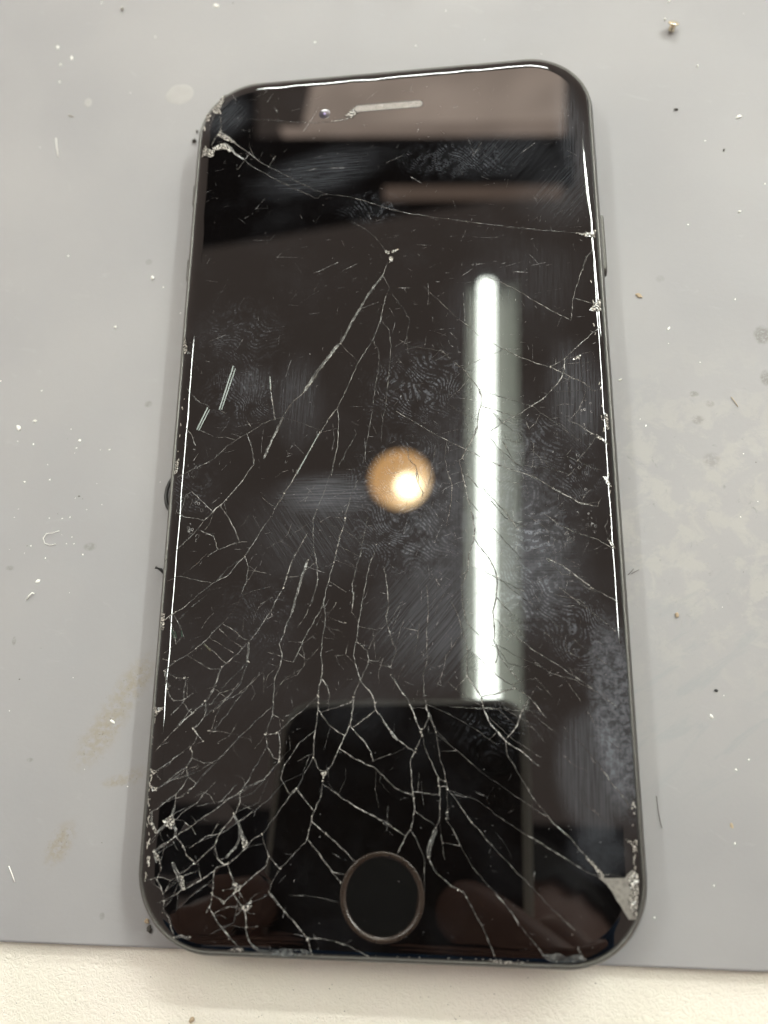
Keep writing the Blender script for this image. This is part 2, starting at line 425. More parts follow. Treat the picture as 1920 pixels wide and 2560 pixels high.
# screen: gasket, panel under the glass, curved rim
v, f = loft([ring_at(0.66, 6.30), ring_at(1.6, 6.30)], True)
mesh_obj('gasket', v, f, M_GASKET, PHONE)
SCREEN = mesh_obj('screen', *loft([ring_at(1.4, 6.35), ring_at(1.4, 6.75)], True, True, True), M_PANEL, PHONE)
def rim_ring(d, z):
    out = []
    for (x, y), (bx_, by_) in zip(outline(GLASS_IN + d, 18, 70), outline(GLASS_IN, 18, 70)):
        u = Vector((bx_ * 0.22, by_ * 0.22, 0)); k = (1 - d / RIM_W) * min(1, d / 0.1 + .3)
        out.append((x, y, z + k * (0.07 * noise.noise(u) + 0.035 * noise.noise(u * 3.1 + Vector((5, 1, 2))))))
    return out
rimr = [rim_ring(0, 6.2)]
NR = 12
for k in range(NR + 1):
    d = RIM_W * (k / NR) ** 1.6
    t = (RIM_W - d) / RIM_W
    rimr.append(rim_ring(d, Z_TOP - RIM_H * (1 - math.sqrt(max(0.0, 1 - t * t * 0.985)))))
v, f = loft(rimr, True)
RIM = mesh_obj('curved_glass_rim', v, f, M_GLASS, SCREEN, smooth=True)

# ---- traced cracks: tile letter, width class, points
CR = """
A 1 330,610 420,690 520,765 620,840 760,910 870,970 1010,1040 1120,1075 1270,1090 1400,1125 1550,1175 1659,1205
B 1 0,1205 250,1245 560,1285 830,1320 1100,1345 1330,1365
B 3 1330,1365 1400,1372 1490,1366
K 4 490,900 600,970 740,1090
K 2 740,1090 1000,1270 1200,1430
A 1 480,810 520,850 620,905 740,970 860,1030 960,1075 1040,1105 1060,1080 1120,1070
A 1 360,500 520,505 700,515 850,530 1000,535 1150,525
A 3 1150,525 1250,510 1290,480 1330,450
K 3 490,640 500,740 490,890 420,970 330,1130
K 4 560,1090 680,1180 740,1270 840,1360
K 2 990,1110 1020,1220 1060,1350
K 2 970,1300 780,1550
K 2 1440,1320 1340,1480
A 1 1300,1280 1400,1340 1480,1410 1530,1470 1550,1510
A 2 1550,1510 1600,1500 1659,1490
B 2 1470,1370 1460,1480 1400,1560 1370,1650
C 2 1630,40 1600,120 1590,145
C 4 1590,145 1480,290 1380,460 1260,660
C 5 1250,660 1120,840 990,1030
C 2 990,1030 920,1090 850,1190 830,1215
C 4 830,1230 780,1340 720,1460 690,1530
C 2 1600,150 1640,240 1610,310 1585,420 1575,480 1520,620 1400,810 1330,970 1255,1130
C 2 1255,1130 1210,1190 1120,1330
C 3 1120,1330 1030,1480 940,1650
C 1 1520,630 1560,730 1560,830 1530,1000 1510,1150 1480,1350 1440,1560
C 1 1590,480 1640,560 1650,700 1640,830 1620,1050 1590,1250 1580,1400
C 2 1255,1140 1255,1290 1250,1400 1240,1470 1215,1570 1190,1650
C 1 1120,1330 1250,1300
C 2 830,1215 740,1240 680,1265 600,1320 480,1390 400,1450 320,1530 240,1570 120,1630 40,1670
C 2 570,1350 600,1440 620,1570 570,1630
C 3 740,905 745,1020 770,1180 775,1215
C 1 110,990 180,1080 220,1110 280,1135
C 1 360,1165 410,1190
C 2 100,1290 150,1350 180,1430
C 1 480,1390 400,1365 330,1370
C 1 1270,660 1370,760 1400,800
C 1 830,1215 950,1250 1100,1300
C 1 1390,1340 1320,1460 1260,1590
C 1 560,1240 610,1300
D 2 1410,10 1340,150 1295,300 1285,400 1280,460
D 2 690,150 870,230 1050,340 1180,410 1280,460
D 1 0,270 70,360 125,450 105,560 110,650 120,710
D 1 50,600 105,630
D 1 230,220 340,320 450,430 560,510 620,570 700,610
D 2 700,610 790,665 900,715 1040,770 1130,795
D 3 1130,795 1250,850 1350,895 1450,965
D 3 1130,790 1230,740 1310,660 1380,600
D 2 1380,600 1460,530 1500,505
D 3 1235,740 1235,810 1200,890 1140,960 1080,1020 1000,1070
D 2 1000,1070 930,1120 850,1160 790,1195 680,1270
D 1 110,640 360,680 430,750 500,800
D 2 500,800 560,870 620,950
D 3 620,950 640,1000 635,1080 615,1150 610,1220 570,1320 520,1400 500,1450
D 1 620,950 720,990 850,1030 1000,1070
D 2 640,1070 700,1090 870,1130
D 1 1000,1070 1060,1120 1130,1160
D 2 1060,1120 1030,1190 980,1240 960,1180
D 1 500,800 620,745 700,715 790,665
D 1 1240,740 1290,720 1430,680
D 1 1240,770 1370,765 1490,745
D 1 1150,990 1260,970 1390,960 1450,965
D 2 1390,985 1340,1090 1290,1150 1260,1175
D 3 1260,1175 1350,1215 1430,1270 1500,1300 1550,1350
D 2 1450,1310 1400,1380 1330,1460
D 1 1230,1420 1340,1470 1440,1520 1530,1540
D 2 30,1110 150,1180 280,1260 400,1320 520,1380 620,1430 750,1490 900,1540 1040,1590 1150,1640
D 1 680,1275 760,1370 850,1450 940,1520 1040,1590
D 1 700,1120 800,1200 900,1270 1000,1330 1090,1380
D 1 720,1230 770,1310 780,1360
D 1 1020,1330 1010,1430 995,1530
D 1 380,1040 480,1110 600,1170
D 2 610,1230 640,1250 680,1270
D 2 500,1450 480,1460 500,1550 520,1650
D 1 490,1540 560,1580 640,1650
D 1 700,1550 800,1640
D 1 380,1340 375,1450 400,1560 430,1640
D 1 110,1360 120,1450 170,1500 180,1640
D 1 310,1350 290,1520 260,1640
D 1 540,880 480,960 420,1010
D 1 340,1260 420,1250 530,1240
D 2 1300,300 1400,330 1460,350
E 3 683,1 650,60 590,130 530,200 440,280 370,350
E 2 370,350 300,440 220,520 130,600 90,640
E 2 180,290 230,320 370,340
E 2 290,150 370,220 430,280
E 2 340,420 440,460 470,550
E 2 500,250 560,350 600,430 625,495
E 2 390,585 470,555 560,520 640,500 680,500
E 3 1040,0 960,130 920,200 875,270
E 1 780,170 830,220 880,250
E 1 875,270 850,320
E 2 850,320 770,430 720,520 665,600
E 2 665,600 600,670 545,740 435,795 340,870 240,960 120,1030
E 2 435,795 310,770 200,745 110,780
E 1 200,740 320,660 400,600
E 2 665,600 690,680 675,790 660,860
E 1 690,705 800,720 850,735
E 1 640,870 600,960 560,1020 500,1085
E 2 500,1085 410,1180 310,1270
E 3 310,1270 250,1310
E 2 250,1310 160,1360 80,1420
E 2 500,1085 580,1130 650,1190 700,1210
E 1 480,1120 560,1200 650,1260
E 1 410,1185 500,1240 600,1310
E 2 370,1220 450,1290 530,1370
E 2 250,1315 330,1360 420,1410 490,1410
E 3 1110,440 1000,640 980,700 940,830
E 2 940,830 880,930 840,1010 760,1130 700,1210 600,1310 530,1370 490,1410 460,1500 440,1560 380,1650
E 4 1115,630 1070,750 1040,870 1000,1010
E 2 1000,1010 965,1080 945,1160 910,1230 930,1300 920,1380 880,1470 875,1560 870,1650
E 1 1290,0 1240,120 1180,270
E 2 1180,270 1150,350 1155,480 1160,570 1185,680 1180,800 1130,950
E 1 1130,960 1090,1040 1040,1110
E 1 1150,560 1110,640
E 1 1470,60 1420,180 1380,330
E 3 1380,330 1360,420 1330,520 1300,650
E 2 1300,650 1270,760 1240,860 1225,940 1240,1030 1235,1110 1215,1210 1210,1320 1220,1380
E 3 1220,1380 1210,1470 1190,1560 1185,1650
E 2 1220,950 1160,1060 1110,1150 1045,1290 1010,1360
E 1 1045,1295 1110,1345 1190,1240
E 1 1110,1345 1040,1450 950,1520
E 1 1240,1105 1310,1125 1360,1145
E 1 1225,1180 1320,1195
E 2 1250,1030 1320,1060 1385,1085
E 2 1320,930 1260,1010
E 2 1545,320 1520,430 1490,590 1450,720 1430,800 1440,900 1430,1000
E 2 1610,520 1560,650 1530,790 1510,900 1490,1000 1475,1080 1465,1200 1440,1310 1460,1390 1490,1490
E 3 1490,1490 1550,1560 1580,1610 1620,1650
E 2 1490,1490 1450,1580 1430,1650
E 2 1465,1215 1540,1280 1550,1340 1530,1410 1490,1490
E 1 1480,1100 1560,1120 1620,1130
E 1 1540,1280 1600,1160 1650,1090
E 2 1550,1345 1620,1355 1659,1320
E 3 1210,1470 1250,1530 1270,1600 1260,1659
E 1 1180,365 1270,320 1360,330
E 1 1200,360 1300,390 1370,410 1450,470 1490,525
E 1 810,550 950,480 1060,410 1140,350
E 1 1340,530 1420,570 1470,600
E 1 1310,630 1440,680
E 1 1270,780 1390,860
E 4 690,1220 690,1290 680,1360
E 1 680,1360 650,1450 630,1520 540,1610 500,1650
I 1 380,740 540,620 680,520
I 2 380,820 530,850
I 3 390,980 450,930 540,850
I 3 390,980 560,1080 650,1080
I 2 650,1080 770,1060
I 4 380,1020 420,1140 470,1190 420,1240
I 3 420,1240 470,1330 520,1390 580,1390 680,1360
I 3 690,1090 660,1350
I 2 720,1100 695,1340
I 2 280,1240 340,1190 410,1160 480,1160
I 2 780,1290 680,1370 600,1480 480,1590
I 3 650,1420 720,1520 790,1570
I 3 1200,940 1140,1050 1100,1170
I 2 1100,1170 1080,1210 960,1400
I 3 960,1400 780,1570 670,1660 580,1750
I 2 960,1400 970,1500 940,1620 880,1710 790,1780
I 1 1120,1240 1240,1340
I 2 1270,1330 1160,1470 1080,1550
I 3 780,1780 850,1860 930,1960
I 2 880,1840 810,1970 750,2040
I 3 1000,1870 1070,1820 1160,1810
I 1 1060,1820 1300,1520 1659,1080
I 2 320,1960 470,1860 580,1760
I 2 250,2100 330,2020 460,1960
I 3 750,2040 780,2110 780,2200
I 1 560,2180 750,2020 940,1950
I 1 1150,1810 1400,1870 1600,1940
I 2 460,230 520,420 550,600
I 2 530,230 600,350 650,500
I 3 370,310 460,220 540,180
E 1 1360,1310 1300,1320
E 1 960,1340 1010,1360
E 1 830,1290 920,1320
E 1 770,1430 620,1600
E 1 1050,1400 960,1470 870,1560
F 3 470,0 490,60 520,190 545,290 550,390
F 2 550,390 540,440 515,500 515,600 495,630
F 2 545,270 600,305
F 2 480,600 470,700 480,800 490,860 510,920 550,970 610,1030 680,1075
F 3 550,400 580,450 650,540 680,600 690,640 690,720 680,790 665,850 670,890 675,960 670,1030 690,1060 700,1110 680,1170
F 2 690,1060 710,1130 760,1200 830,1300
F 2 410,790 450,870 480,960 500,1050 510,1100 505,1180 505,1240
F 3 505,1240 550,1310 590,1370
F 3 590,1370 610,1450 650,1540 700,1590 750,1640
F 2 510,1080 560,1120 620,1170 690,1240 760,1290 840,1340 910,1400 990,1500
F 2 500,1250 440,1320
F 3 600,1365 700,1350 790,1330
F 2 620,100 690,190 740,240 810,345
F 2 820,350 900,335
F 1 820,390 800,490
F 1 500,20 600,120 700,215
F 1 520,160 620,290 720,400 840,530
F 1 540,560 620,610 690,640
F 1 690,640 780,720 910,810 1050,930 1200,1060 1340,1160 1420,1220
F 1 690,760 780,870 860,960
F 2 680,890 780,980 900,1080 1050,1170 1170,1250 1280,1330 1430,1440
F 1 550,710 600,780 660,850
F 3 850,0 950,50 1050,110 1200,190 1330,220
F 2 970,250 1080,330 1200,380 1300,410 1400,470
F 3 990,530 1090,570 1180,640 1270,710
F 2 1270,710 1390,770 1430,800
F 2 1060,700 1180,790 1310,890 1410,970
F 1 1090,1280 1200,1400
F 2 1240,1460 1300,1560
F 2 0,580 20,700 30,800 10,890 40,1000 75,1100 40,1190 0,1180
F 1 120,900 90,1000 80,1080
F 1 120,950 210,970
F 1 215,920 200,1050 170,1180
F 2 260,690 270,850 260,1000 265,1140 240,1240 245,1370 270,1460 310,1560
F 1 310,1560 400,1640
F 3 40,1240 100,1330 145,1390 170,1450 200,1530 220,1590
F 1 170,1440 270,1435
F 1 400,1430 500,1440 700,1440 840,1455 960,1470
F 2 870,1390 840,1460 800,1560 740,1640
F 2 690,1580 640,1640
F 2 270,1500 230,1590
F 1 290,620 340,690 370,740 345,790
F 2 0,1520 60,1620 110,1659
F 1 390,1280 460,1340 600,1430
F 1 280,1400 400,1480 560,1570 680,1659
F 2 200,0 205,60 240,130 225,170
F 2 390,0 415,80 410,180 380,330
F 1 130,90 150,160 130,220
F 1 300,0 270,80 230,150
G 2 370,400 440,435 510,440 640,300 770,170 860,60
G 2 330,460 300,500 120,620
G 2 340,480 410,455
G 2 510,440 450,500 340,620
G 3 345,520 380,560
G 2 890,0 885,120 840,250
G 1 840,250 770,340
G 2 885,120 930,150
G 3 840,250 850,330 890,400 930,425
G 3 910,220 935,300 935,420
G 3 840,250 905,250
G 2 1180,0 1060,110 905,245
G 2 940,440 830,540 700,605
G 3 690,605 560,700 380,830 270,900 110,1000
J 3 650,0 650,70 580,180 600,290 540,400 460,490 450,620
J 4 450,620 420,750 460,900 460,970
J 3 460,970 540,1080 580,1190 680,1280
J 2 590,180 440,270 260,420
J 2 540,0 400,110 260,210
J 2 470,490 320,590 240,660 160,700
J 2 600,470 540,510 460,540
J 2 460,750 560,680 700,590 860,440
J 2 440,780 540,790 640,860
J 4 230,940 340,840 420,760
J 3 230,1140 330,1080 450,970
J 4 160,640 180,800 240,930
J 4 210,1140 260,1240
J 3 240,1270 290,1330 240,1470 320,1640
J 2 110,1480 260,1440 410,1470
J 2 320,1640 390,1490 480,1430
J 3 480,1430 680,1280 800,1170 910,1070
J 5 420,1270 480,1400 540,1590
J 3 330,1720 560,1580 740,1480 900,1370
J 2 240,1750 330,1700
J 3 320,1640 320,1840
J 3 320,1840 380,1910 440,2140
J 4 430,2140 520,2120 620,2150
J 3 1210,460 1200,580 1150,700 1050,830 970,930 910,1070
J 2 1200,580 1350,670 1280,740 1190,810
J 4 1150,740 1190,850 1230,960 1280,1060
J 4 1190,850 1200,960 1150,1100 1040,1250
J 3 1450,950 1330,1020 1250,1120 1080,1280
J 3 910,1070 940,1230 1020,1280
J 3 1080,1280 930,1330 900,1370 880,1640
J 3 880,1640 860,1760 810,1850
J 3 1050,1290 1110,1450 1150,1560 1120,1640 1020,1730
J 3 900,1650 1020,1730
J 3 1150,1560 1230,1540 1400,1390 1500,1310
J 3 1450,950 1480,1060 1530,1200 1500,1310
J 2 1280,1120 1480,1050
J 3 1530,1200 1659,1340
J 2 1659,1370 1570,1490 1530,1620
J 4 1530,1620 1640,1780
J 3 1130,1640 1220,1770 1260,1860 1270,2010
J 4 1230,1800 1340,1770
J 3 860,1800 950,1980 1080,2130
J 2 620,1080 800,980 960,930
J 2 560,1090 630,1110
G 3 820,890 960,700 1040,600
G 2 1040,600 1150,400
G 3 1150,400 1160,240 1180,90 1180,0
G 2 1140,220 1060,300 960,450
G 3 960,450 940,540 1000,640 1040,600
G 2 1110,930 1000,1050 935,1120
G 3 710,1500 730,1580 760,1630 820,1670
G 3 540,1490 640,1600 680,1640
G 3 860,1270 940,1370 1030,1470 1110,1570 1140,1670
G 3 1210,550 1200,650 1140,780 1115,900 1110,930
G 3 1145,810 1250,910 1350,1000 1420,1075
G 3 1110,930 1180,1010 1270,1140 1350,1155
G 2 1270,1140 1330,1215
G 3 1150,400 1180,470 1210,500 1210,550
G 3 1390,190 1320,330 1270,450 1230,510
G 3 1220,570 1330,660 1480,750 1650,850
G 3 1400,0 1385,190
G 3 1190,90 1250,190 1330,245
G 2 1210,100 1390,40
G 2 1245,0 1240,80
G 3 1410,190 1490,310 1540,430
G 3 1310,340 1420,410 1540,460 1650,560
G 2 1540,420 1650,380
G 3 1550,0 1555,90 1440,180
G 3 1560,100 1650,230
G 3 1055,610 1140,740
G 3 1115,1575 1185,1570
G 1 1185,1570 1300,1590
G 2 1300,1590 1400,1630 1530,1700
G 1 990,1290 1150,1300 1310,1340
G 1 850,330 780,450 720,560 690,610
G 1 960,560 850,680 760,760
H 3 150,20 190,90 215,150
H 4 215,150 225,190
H 3 225,190 180,290 155,340 165,450 175,560 180,640 160,740 130,780 80,890
H 3 255,0 265,80 230,150
H 3 265,80 310,170
H 2 310,170 330,320 360,410 375,500
H 2 375,500 370,640
H 2 230,190 260,300 320,430
H 3 320,430 335,560 330,680 305,740
H 5 305,740 270,850 265,910
H 3 265,910 310,1000
H 2 310,1000 400,1080 460,1110
H 3 440,1100 470,1115 490,1150
H 2 490,1150 520,1200 580,1310 640,1450 660,1520
H 3 380,500 440,590 520,700
H 2 520,700 650,850 770,980 880,1090 1000,1220 1130,1340
H 1 320,180 450,290 560,390 740,520 850,590
H 2 850,590 910,635 980,665
H 1 390,510 550,570 700,680 850,780
H 2 850,780 940,830 1100,930 1200,995 1260,1025
H 3 600,40 640,130 720,220 800,270 860,320 920,370
H 2 720,220 730,300 800,420 850,500 900,580 960,650 1030,730 1110,800 1200,910
H 4 1200,910 1260,980 1290,1010
H 2 820,40 790,130 740,210
H 2 340,280 430,280
H 2 320,440 375,460
H 3 340,490 375,490
H 2 180,520 320,540
H 2 180,630 310,730
H 4 375,640 365,690
H 2 375,680 420,770 450,830
H 1 450,830 520,960 660,1120
H 2 660,1120 760,1240 800,1310
H 1 800,1310 850,1370 910,1440
H 3 910,1440 960,1510 1010,1530
H 1 340,690 345,820 360,920
H 2 345,820 435,855
H 2 165,750 200,820 240,920 240,1080 230,1200
H 3 0,110 70,200 165,280
H 1 0,310 130,260
H 3 0,430 70,500 165,550
H 3 0,690 130,780
H 2 1260,380 1350,470 1440,580 1470,660
H 1 1110,520 1230,620 1340,720
H 2 1280,1020 1430,1025
H 3 1150,1450 1190,1520
"""
WID = {1: 0.05, 2: 0.078, 3: 0.128, 4: 0.26, 5: 0.44}
lines = []
for ln in CR.strip().splitlines():
    t = ln.split()
    pts = []
    for q in t[2:]:
        a, b = q.split(',')
        pts.append(on_glass(*tile(t[0], float(a), float(b))).xy)
    lines.append((int(t[1]), pts))
HOME_C, HOME_R = Vector((0, -61.05)), 5.45
rh = random.Random(3)
def hairlines(n, x0, x1, y0, y1, a, sa, lmin, lmax, w):
    for _ in range(n):
        c = on_glass(rh.uniform(x0, x1), rh.uniform(y0, y1)).xy
        an = math.radians(rh.gauss(a, sa)); L = rh.uniform(lmin, lmax); d = Vector((math.cos(an), math.sin(an))); q = Vector((-d.y, d.x)) * rh.gauss(0, .12)
        pts = [c - d * L / 2, c + q * L, c + d * L / 2]
        if all(sd(p.x, p.y, GLASS_IN) > .4 for p in pts) and (c - HOME_C).length > 7: lines.append((w, pts))
hairlines(36, 385, 640, 1700, 2330, 38, 9, 2.0, 8.0, 1)
hairlines(18, 385, 620, 1850, 2330, 125, 28, 1.0, 3.0, 1)
hairlines(8, 385, 600, 1900, 2300, 60, 40, 1.0, 2.6, 2)
hairlines(34, 1230, 1540, 950, 1950, -36, 8, 2.5, 9.0, 1)
hairlines(22, 1380, 1540, 900, 1500, 45, 30, 1.0, 3.0, 1)
hairlines(26, 620, 1150, 1500, 2000, 80, 25, 1.5, 5.0, 1)
hairlines(16, 450, 800, 1150, 1600, 40, 14, 2.0, 6.0, 1)
# snap loose ends onto neighbouring cracks
segs = [(i, p[k], p[k + 1]) for i, (w, p) in enumerate(lines) for k in range(len(p) - 1)]
for i, (w, p) in enumerate(lines):
    for end in (0, -1):
        q = p[end]; best = None
        for j, a, b in segs:
            if j == i: continue
            ab = b - a; t = max(0, min(1, (q - a).dot(ab) / max(ab.length_squared, 1e-9))); c = a + ab * t
            d = (c - q).length
            if d < 0.75 and (best is None or d < best[0]): best = (d, c)
        if best:
            dv = (best[1] - q); dv = dv.normalized() * 0.02 if dv.length > 1e-6 else dv
            p[end] = best[1] + dv
# resample with small jags
def resample(p, step, jag, seed):
    out = [p[0].copy()]
    for k in range(len(p) - 1):
        a, b = p[k], p[k + 1]; L = (b - a).length; n = max(1, int(L / step))
        nr = Vector((-(b - a).y, (b - a).x)).normalized() if L > 1e-6 else Vector((0, 0))
        for i in range(1, n + 1):
            t = i / n; c = a.lerp(b, t)
            if i < n: c += nr * jag * (noise.noise(Vector((c.x * 1.3, c.y * 1.3, seed * 5.1))) * 1.6)
            out.append(c)
    return out
fine = [(w, resample(p, 0.5, 0.10, i)) for i, (w, p) in enumerate(lines)]

# ---- shards: planar subdivision of the flat glass by the cracks
vs, es = [], []
def add_loop(pts):
    b = len(vs); vs.extend(Vector(p) for p in pts)
    es.extend((b + k, b + (k + 1) % len(pts)) for k in range(len(pts)))
add_loop([Vector(p) for p in outline(GLASS_IN + RIM_W - 0.002)])
add_loop([HOME_C + Vector((math.cos(a), math.sin(a))) * HOME_R for a in (2 * math.pi * k / 64 for k in range(64))])
for w, p in fine:
    b = len(vs); vs.extend(p[::1]); es.extend((b + k, b + k + 1) for k in range(len(p) - 1))
ov, oe, of, _, oeo, _ = delaunay_2d_cdt(vs, es, [], 0, 1e-5)
con = set()
for e, orig in zip(oe, oeo):
    if orig: con.add((min(e), max(e)))
par = list(range(len(of)))
def find(a):
    while par[a] != a:
        par[a] = par[par[a]]; a = par[a]
    return a
emap = {}
for fi, fc in enumerate(of):
    for k in range(len(fc)):
        a, b = fc[k], fc[(k + 1) % len(fc)]; key = (min(a, b), max(a, b))
        if key in emap and key not in con:
            ra, rb = find(fi), find(emap[key])
            par[ra] = rb
        emap.setdefault(key, fi)
groups = {}
for fi in range(len(of)): groups.setdefault(find(fi), []).append(fi)
def tri_area(fc):
    a, b, c = (ov[i] for i in fc[:3]); return abs((b - a).cross(c - a)) / 2
shards = []
for g in groups.values():
    A = sum(tri_area(of[i]) for i in g)
    if A < 1e-4: continue
    cen = sum((sum((ov[k] for k in of[i]), Vector((0, 0))) / 3 * tri_area(of[i]) for i in g), Vector((0, 0))) / A
    t0 = sum((ov[k] for k in of[g[0]]), Vector((0, 0))) / 3
    if sd(t0.x, t0.y, GLASS_IN + RIM_W) < 0: continue
    if (t0 - HOME_C).length < HOME_R: continue
    shards.append((A, cen, g))
shards.sort(key=lambda s: -s[0])
tiny = Geo()
nsh = 0
for idx, (A, cen, g) in enumerate(shards):
    # looseness grows towards the crushed lower left corner
    low = max(0.0, min(1.0, (-cen.y - 5) / 50)); left = max(0.0, min(1.0, (-cen.x + 5) / 30))
    loose = (0.11 + 0.25 * low + 1.1 * low * left) * (1.0 if A < 60 else 0.35 if A < 250 else 0.0)
    tx, ty = (math.radians(rnd.gauss(0, 0.55) * loose) for _ in (0, 1))
    dz = -abs(rnd.gauss(0, 0.012)) * (1 if A < 60 else 0)
    zz = lambda p: Z_TOP + dz + max(-0.05, min(0.02, math.tan(tx) * (p.x - cen.x) + math.tan(ty) * (p.y - cen.y)))
    used = {}; V = []; Fc = []; cnt = {}
    for i in g:
        fc = of[i]
        for k in fc:
            if k not in used: used[k] = len(V); V.append((ov[k].x, ov[k].y, zz(ov[k])))
        ids = [used[k] for k in fc]
        a, b, c = (Vector(V[k]) for k in ids[:3])
        if (b - a).cross(c - a).z < 0: ids.reverse()
        Fc.append(tuple(ids))
        for k in range(3):
            cnt.setdefault((min(ids[k], ids[(k + 1) % 3]), max(ids[k], ids[(k + 1) % 3])), []).append((ids[k], ids[(k + 1) % 3]))
    nb = len(V); V += [(x, y, 6.76) for x, y, z in V[:nb]]
    for key, l in cnt.items():
        if len(l) == 1:
            a, b = l[0]; Fc.append((b, a, a + nb, b + nb))
    if A > 0.25 and nsh < 299:
        mesh_obj('glass_shard', V, Fc, M_GLASS, SCREEN); nsh += 1
    else:
        tiny.add(V, Fc)
if tiny.v: mesh_obj('glass_splinters', tiny.v, tiny.f, M_GLASS, SCREEN, kind='stuff')

# ---- crack ridges
def ribbon(p, w, seed, lift=0.03, two=True):
    V, Fc = [], []; n = len(p)
    for i, c in enumerate(p):
        d = (p[min(i + 1, n - 1)] - p[max(i - 1, 0)])
        if d.length < 1e-7: d = Vector((1, 0))
        d.normalize(); nr = Vector((-d.y, d.x))
        k = 0.55 + 0.9 * abs(noise.noise(Vector((c.x * 0.9, c.y * 0.9, seed * 3.3)))) + 0.35 * noise.noise(Vector((c.x * 3, c.y * 3, seed)))
        k = max(0.3, k)
        if i in (0, n - 1): k *= 0.6
        off = 0.25 * w * noise.noise(Vector((c.x * 2, c.y * 2, seed + 9)))
        for s in (-0.5, 0, 0.5):
            q = c + nr * (s * w * k + off)
            z = glass_z(q.x, q.y) + lift * (1.0 if s else 1.6)
            V.append((q.x, q.y, z))
    for i in range(n - 1):
        for k in (0, 1): Fc.append((3 * i + k, 3 * i + 3 + k, 3 * i + 4 + k, 3 * i + 1 + k)[::-1])
    return V, Fc
hair = Geo(); ncr = 0
def gap(o, p, w, seed):
    """the dark open joint along a crack, under its bright lips"""
    V, Fc = ribbon(p, w * 1.7 + 0.05, seed, 0.012)
    me = o.data; b = len(me.vertices); nf = len(me.polygons)
    V0 = [tuple(q.co) for q in me.vertices]; F0 = [tuple(q.vertices) for q in me.polygons]
    m0 = me.materials[0]
    me2 = bpy.data.meshes.new('crack'); me2.from_pydata(V0 + [tuple(Vector(q) * MM) for q in V], [], F0 + [tuple(k + b for k in q) for q in Fc])
    me2.materials.append(m0); me2.materials.append(M_GAP)
    me2.polygons.foreach_set('material_index', [0] * nf + [1] * len(Fc)); me2.update()
    o.data = me2; bpy.data.meshes.remove(me)
order = sorted(range(len(fine)), key=lambda i: -WID[fine[i][0]] * len(fine[i][1]))
for rank, i in enumerate(order):
    w, p = fine[i]
    V, Fc = ribbon(p, WID[w], i)
    mt = M_CRACK_THIN if w == 1 else M_CRACK if w < 4 else M_FACE
    if rank < 296:
        o = mesh_obj('crack', V, Fc, mt, SCREEN)
        gap(o, p, WID[w], i)
    else: hair.add(V, Fc)
    if w >= 4:      # bright rims on both sides of a wide opened crack
        for s in (-1, 1):
            q = []
            for k, c in enumerate(p):
                d = (p[min(k + 1, len(p) - 1)] - p[max(k - 1, 0)]).normalized(); q.append(c + Vector((-d.y, d.x)) * s * WID[w] * 0.42)
            hair.add(*ribbon(q, 0.10, i + s * 50, 0.05))
if hair.v: mesh_obj('crack_fringes', hair.v, hair.f, M_CRACK, SCREEN, kind='stuff')

# ---- facets of opened cracks that mirror the tube light or the round lamp
TUBE_Z, LAMP_Z = 900.0, 1200.0
tA, tB = mirrored(1217, 700, TUBE_Z), mirrored(1215, 1730, TUBE_Z)
tdir = (tB - tA).normalized(); tB = tA + tdir * 604.0
lampC = mirrored(1000, 1198, LAMP_Z)
def seg_dist(o, d, a, b):
    best = 1e9
    for k in range(41):
        q = a.lerp(b, k / 40); t = max(0, (q - o).dot(d)); best = min(best, (o + d * t - q).length / max(t, 1))
    return best
def facet(reg, p0, p1, w, target):
    a = on_glass(*tile(reg, *p0)); b = on_glass(*tile(reg, *p1)); ax = (b - a).normalized(); mid = (a + b) / 2
    inc = (mid - CAM_C).normalized(); best = None
    for k in range(-400, 401):
        ang = math.radians(k * 0.1); n = Matrix.Rotation(ang, 3, ax) @ Vector((0, 0, 1)); r = inc - 2 * inc.dot(n) * n
        if r.z < 0.1: continue
        d = seg_dist(mid, r, *target)
        if best is None or d < best[0]: best = (d, n)
    n = best[1]; side = n.cross(ax).normalized()
    if side.z < 0: side = -side
    up = Vector((0, 0, 0.03))
    V = [a + up, b + up, b + up + side * w, a + up + side * w]
    V += [Vector((q.x, q.y, q.z - 0.2)) for q in V]
    fc = (0, 1, 2, 3)
    if (V[1] - V[0]).cross(V[2] - V[0]).z < 0: fc = fc[::-1]
    mesh_obj('crack_facet', [tuple(q) for q in V], [fc, (0, 4, 5, 1), (1, 5, 6, 2), (2, 6, 7, 3), (3, 7, 4, 0)], M_FACET, SCREEN)
TUBE, LAMP = (tA, tB), (lampC, lampC)
for r, a, b, w, t in (('C', (468, 830), (362, 1160), .20, TUBE), ('C', (482, 850), (378, 1160), .17, TUBE), ('C', (274, 1145), (192, 1312), .2, TUBE), ('C', (286, 1160), (206, 1318), .15, TUBE),
                      ('C', (1112, 1340), (1034, 1480), .13, TUBE), ('C', (1030, 1486), (945, 1645), .13, TUBE), ('I', (505, 400), (545, 530), .22, LAMP), ('I', (545, 430), (570, 530), .16, LAMP), ('I', (640, 420), (650, 510), .2, LAMP),
                      ('I', (940, 600), (1040, 700), .16, LAMP), ('C', (742, 910), (747, 1010), .14, TUBE)):
    facet(r, a, b, w, t)

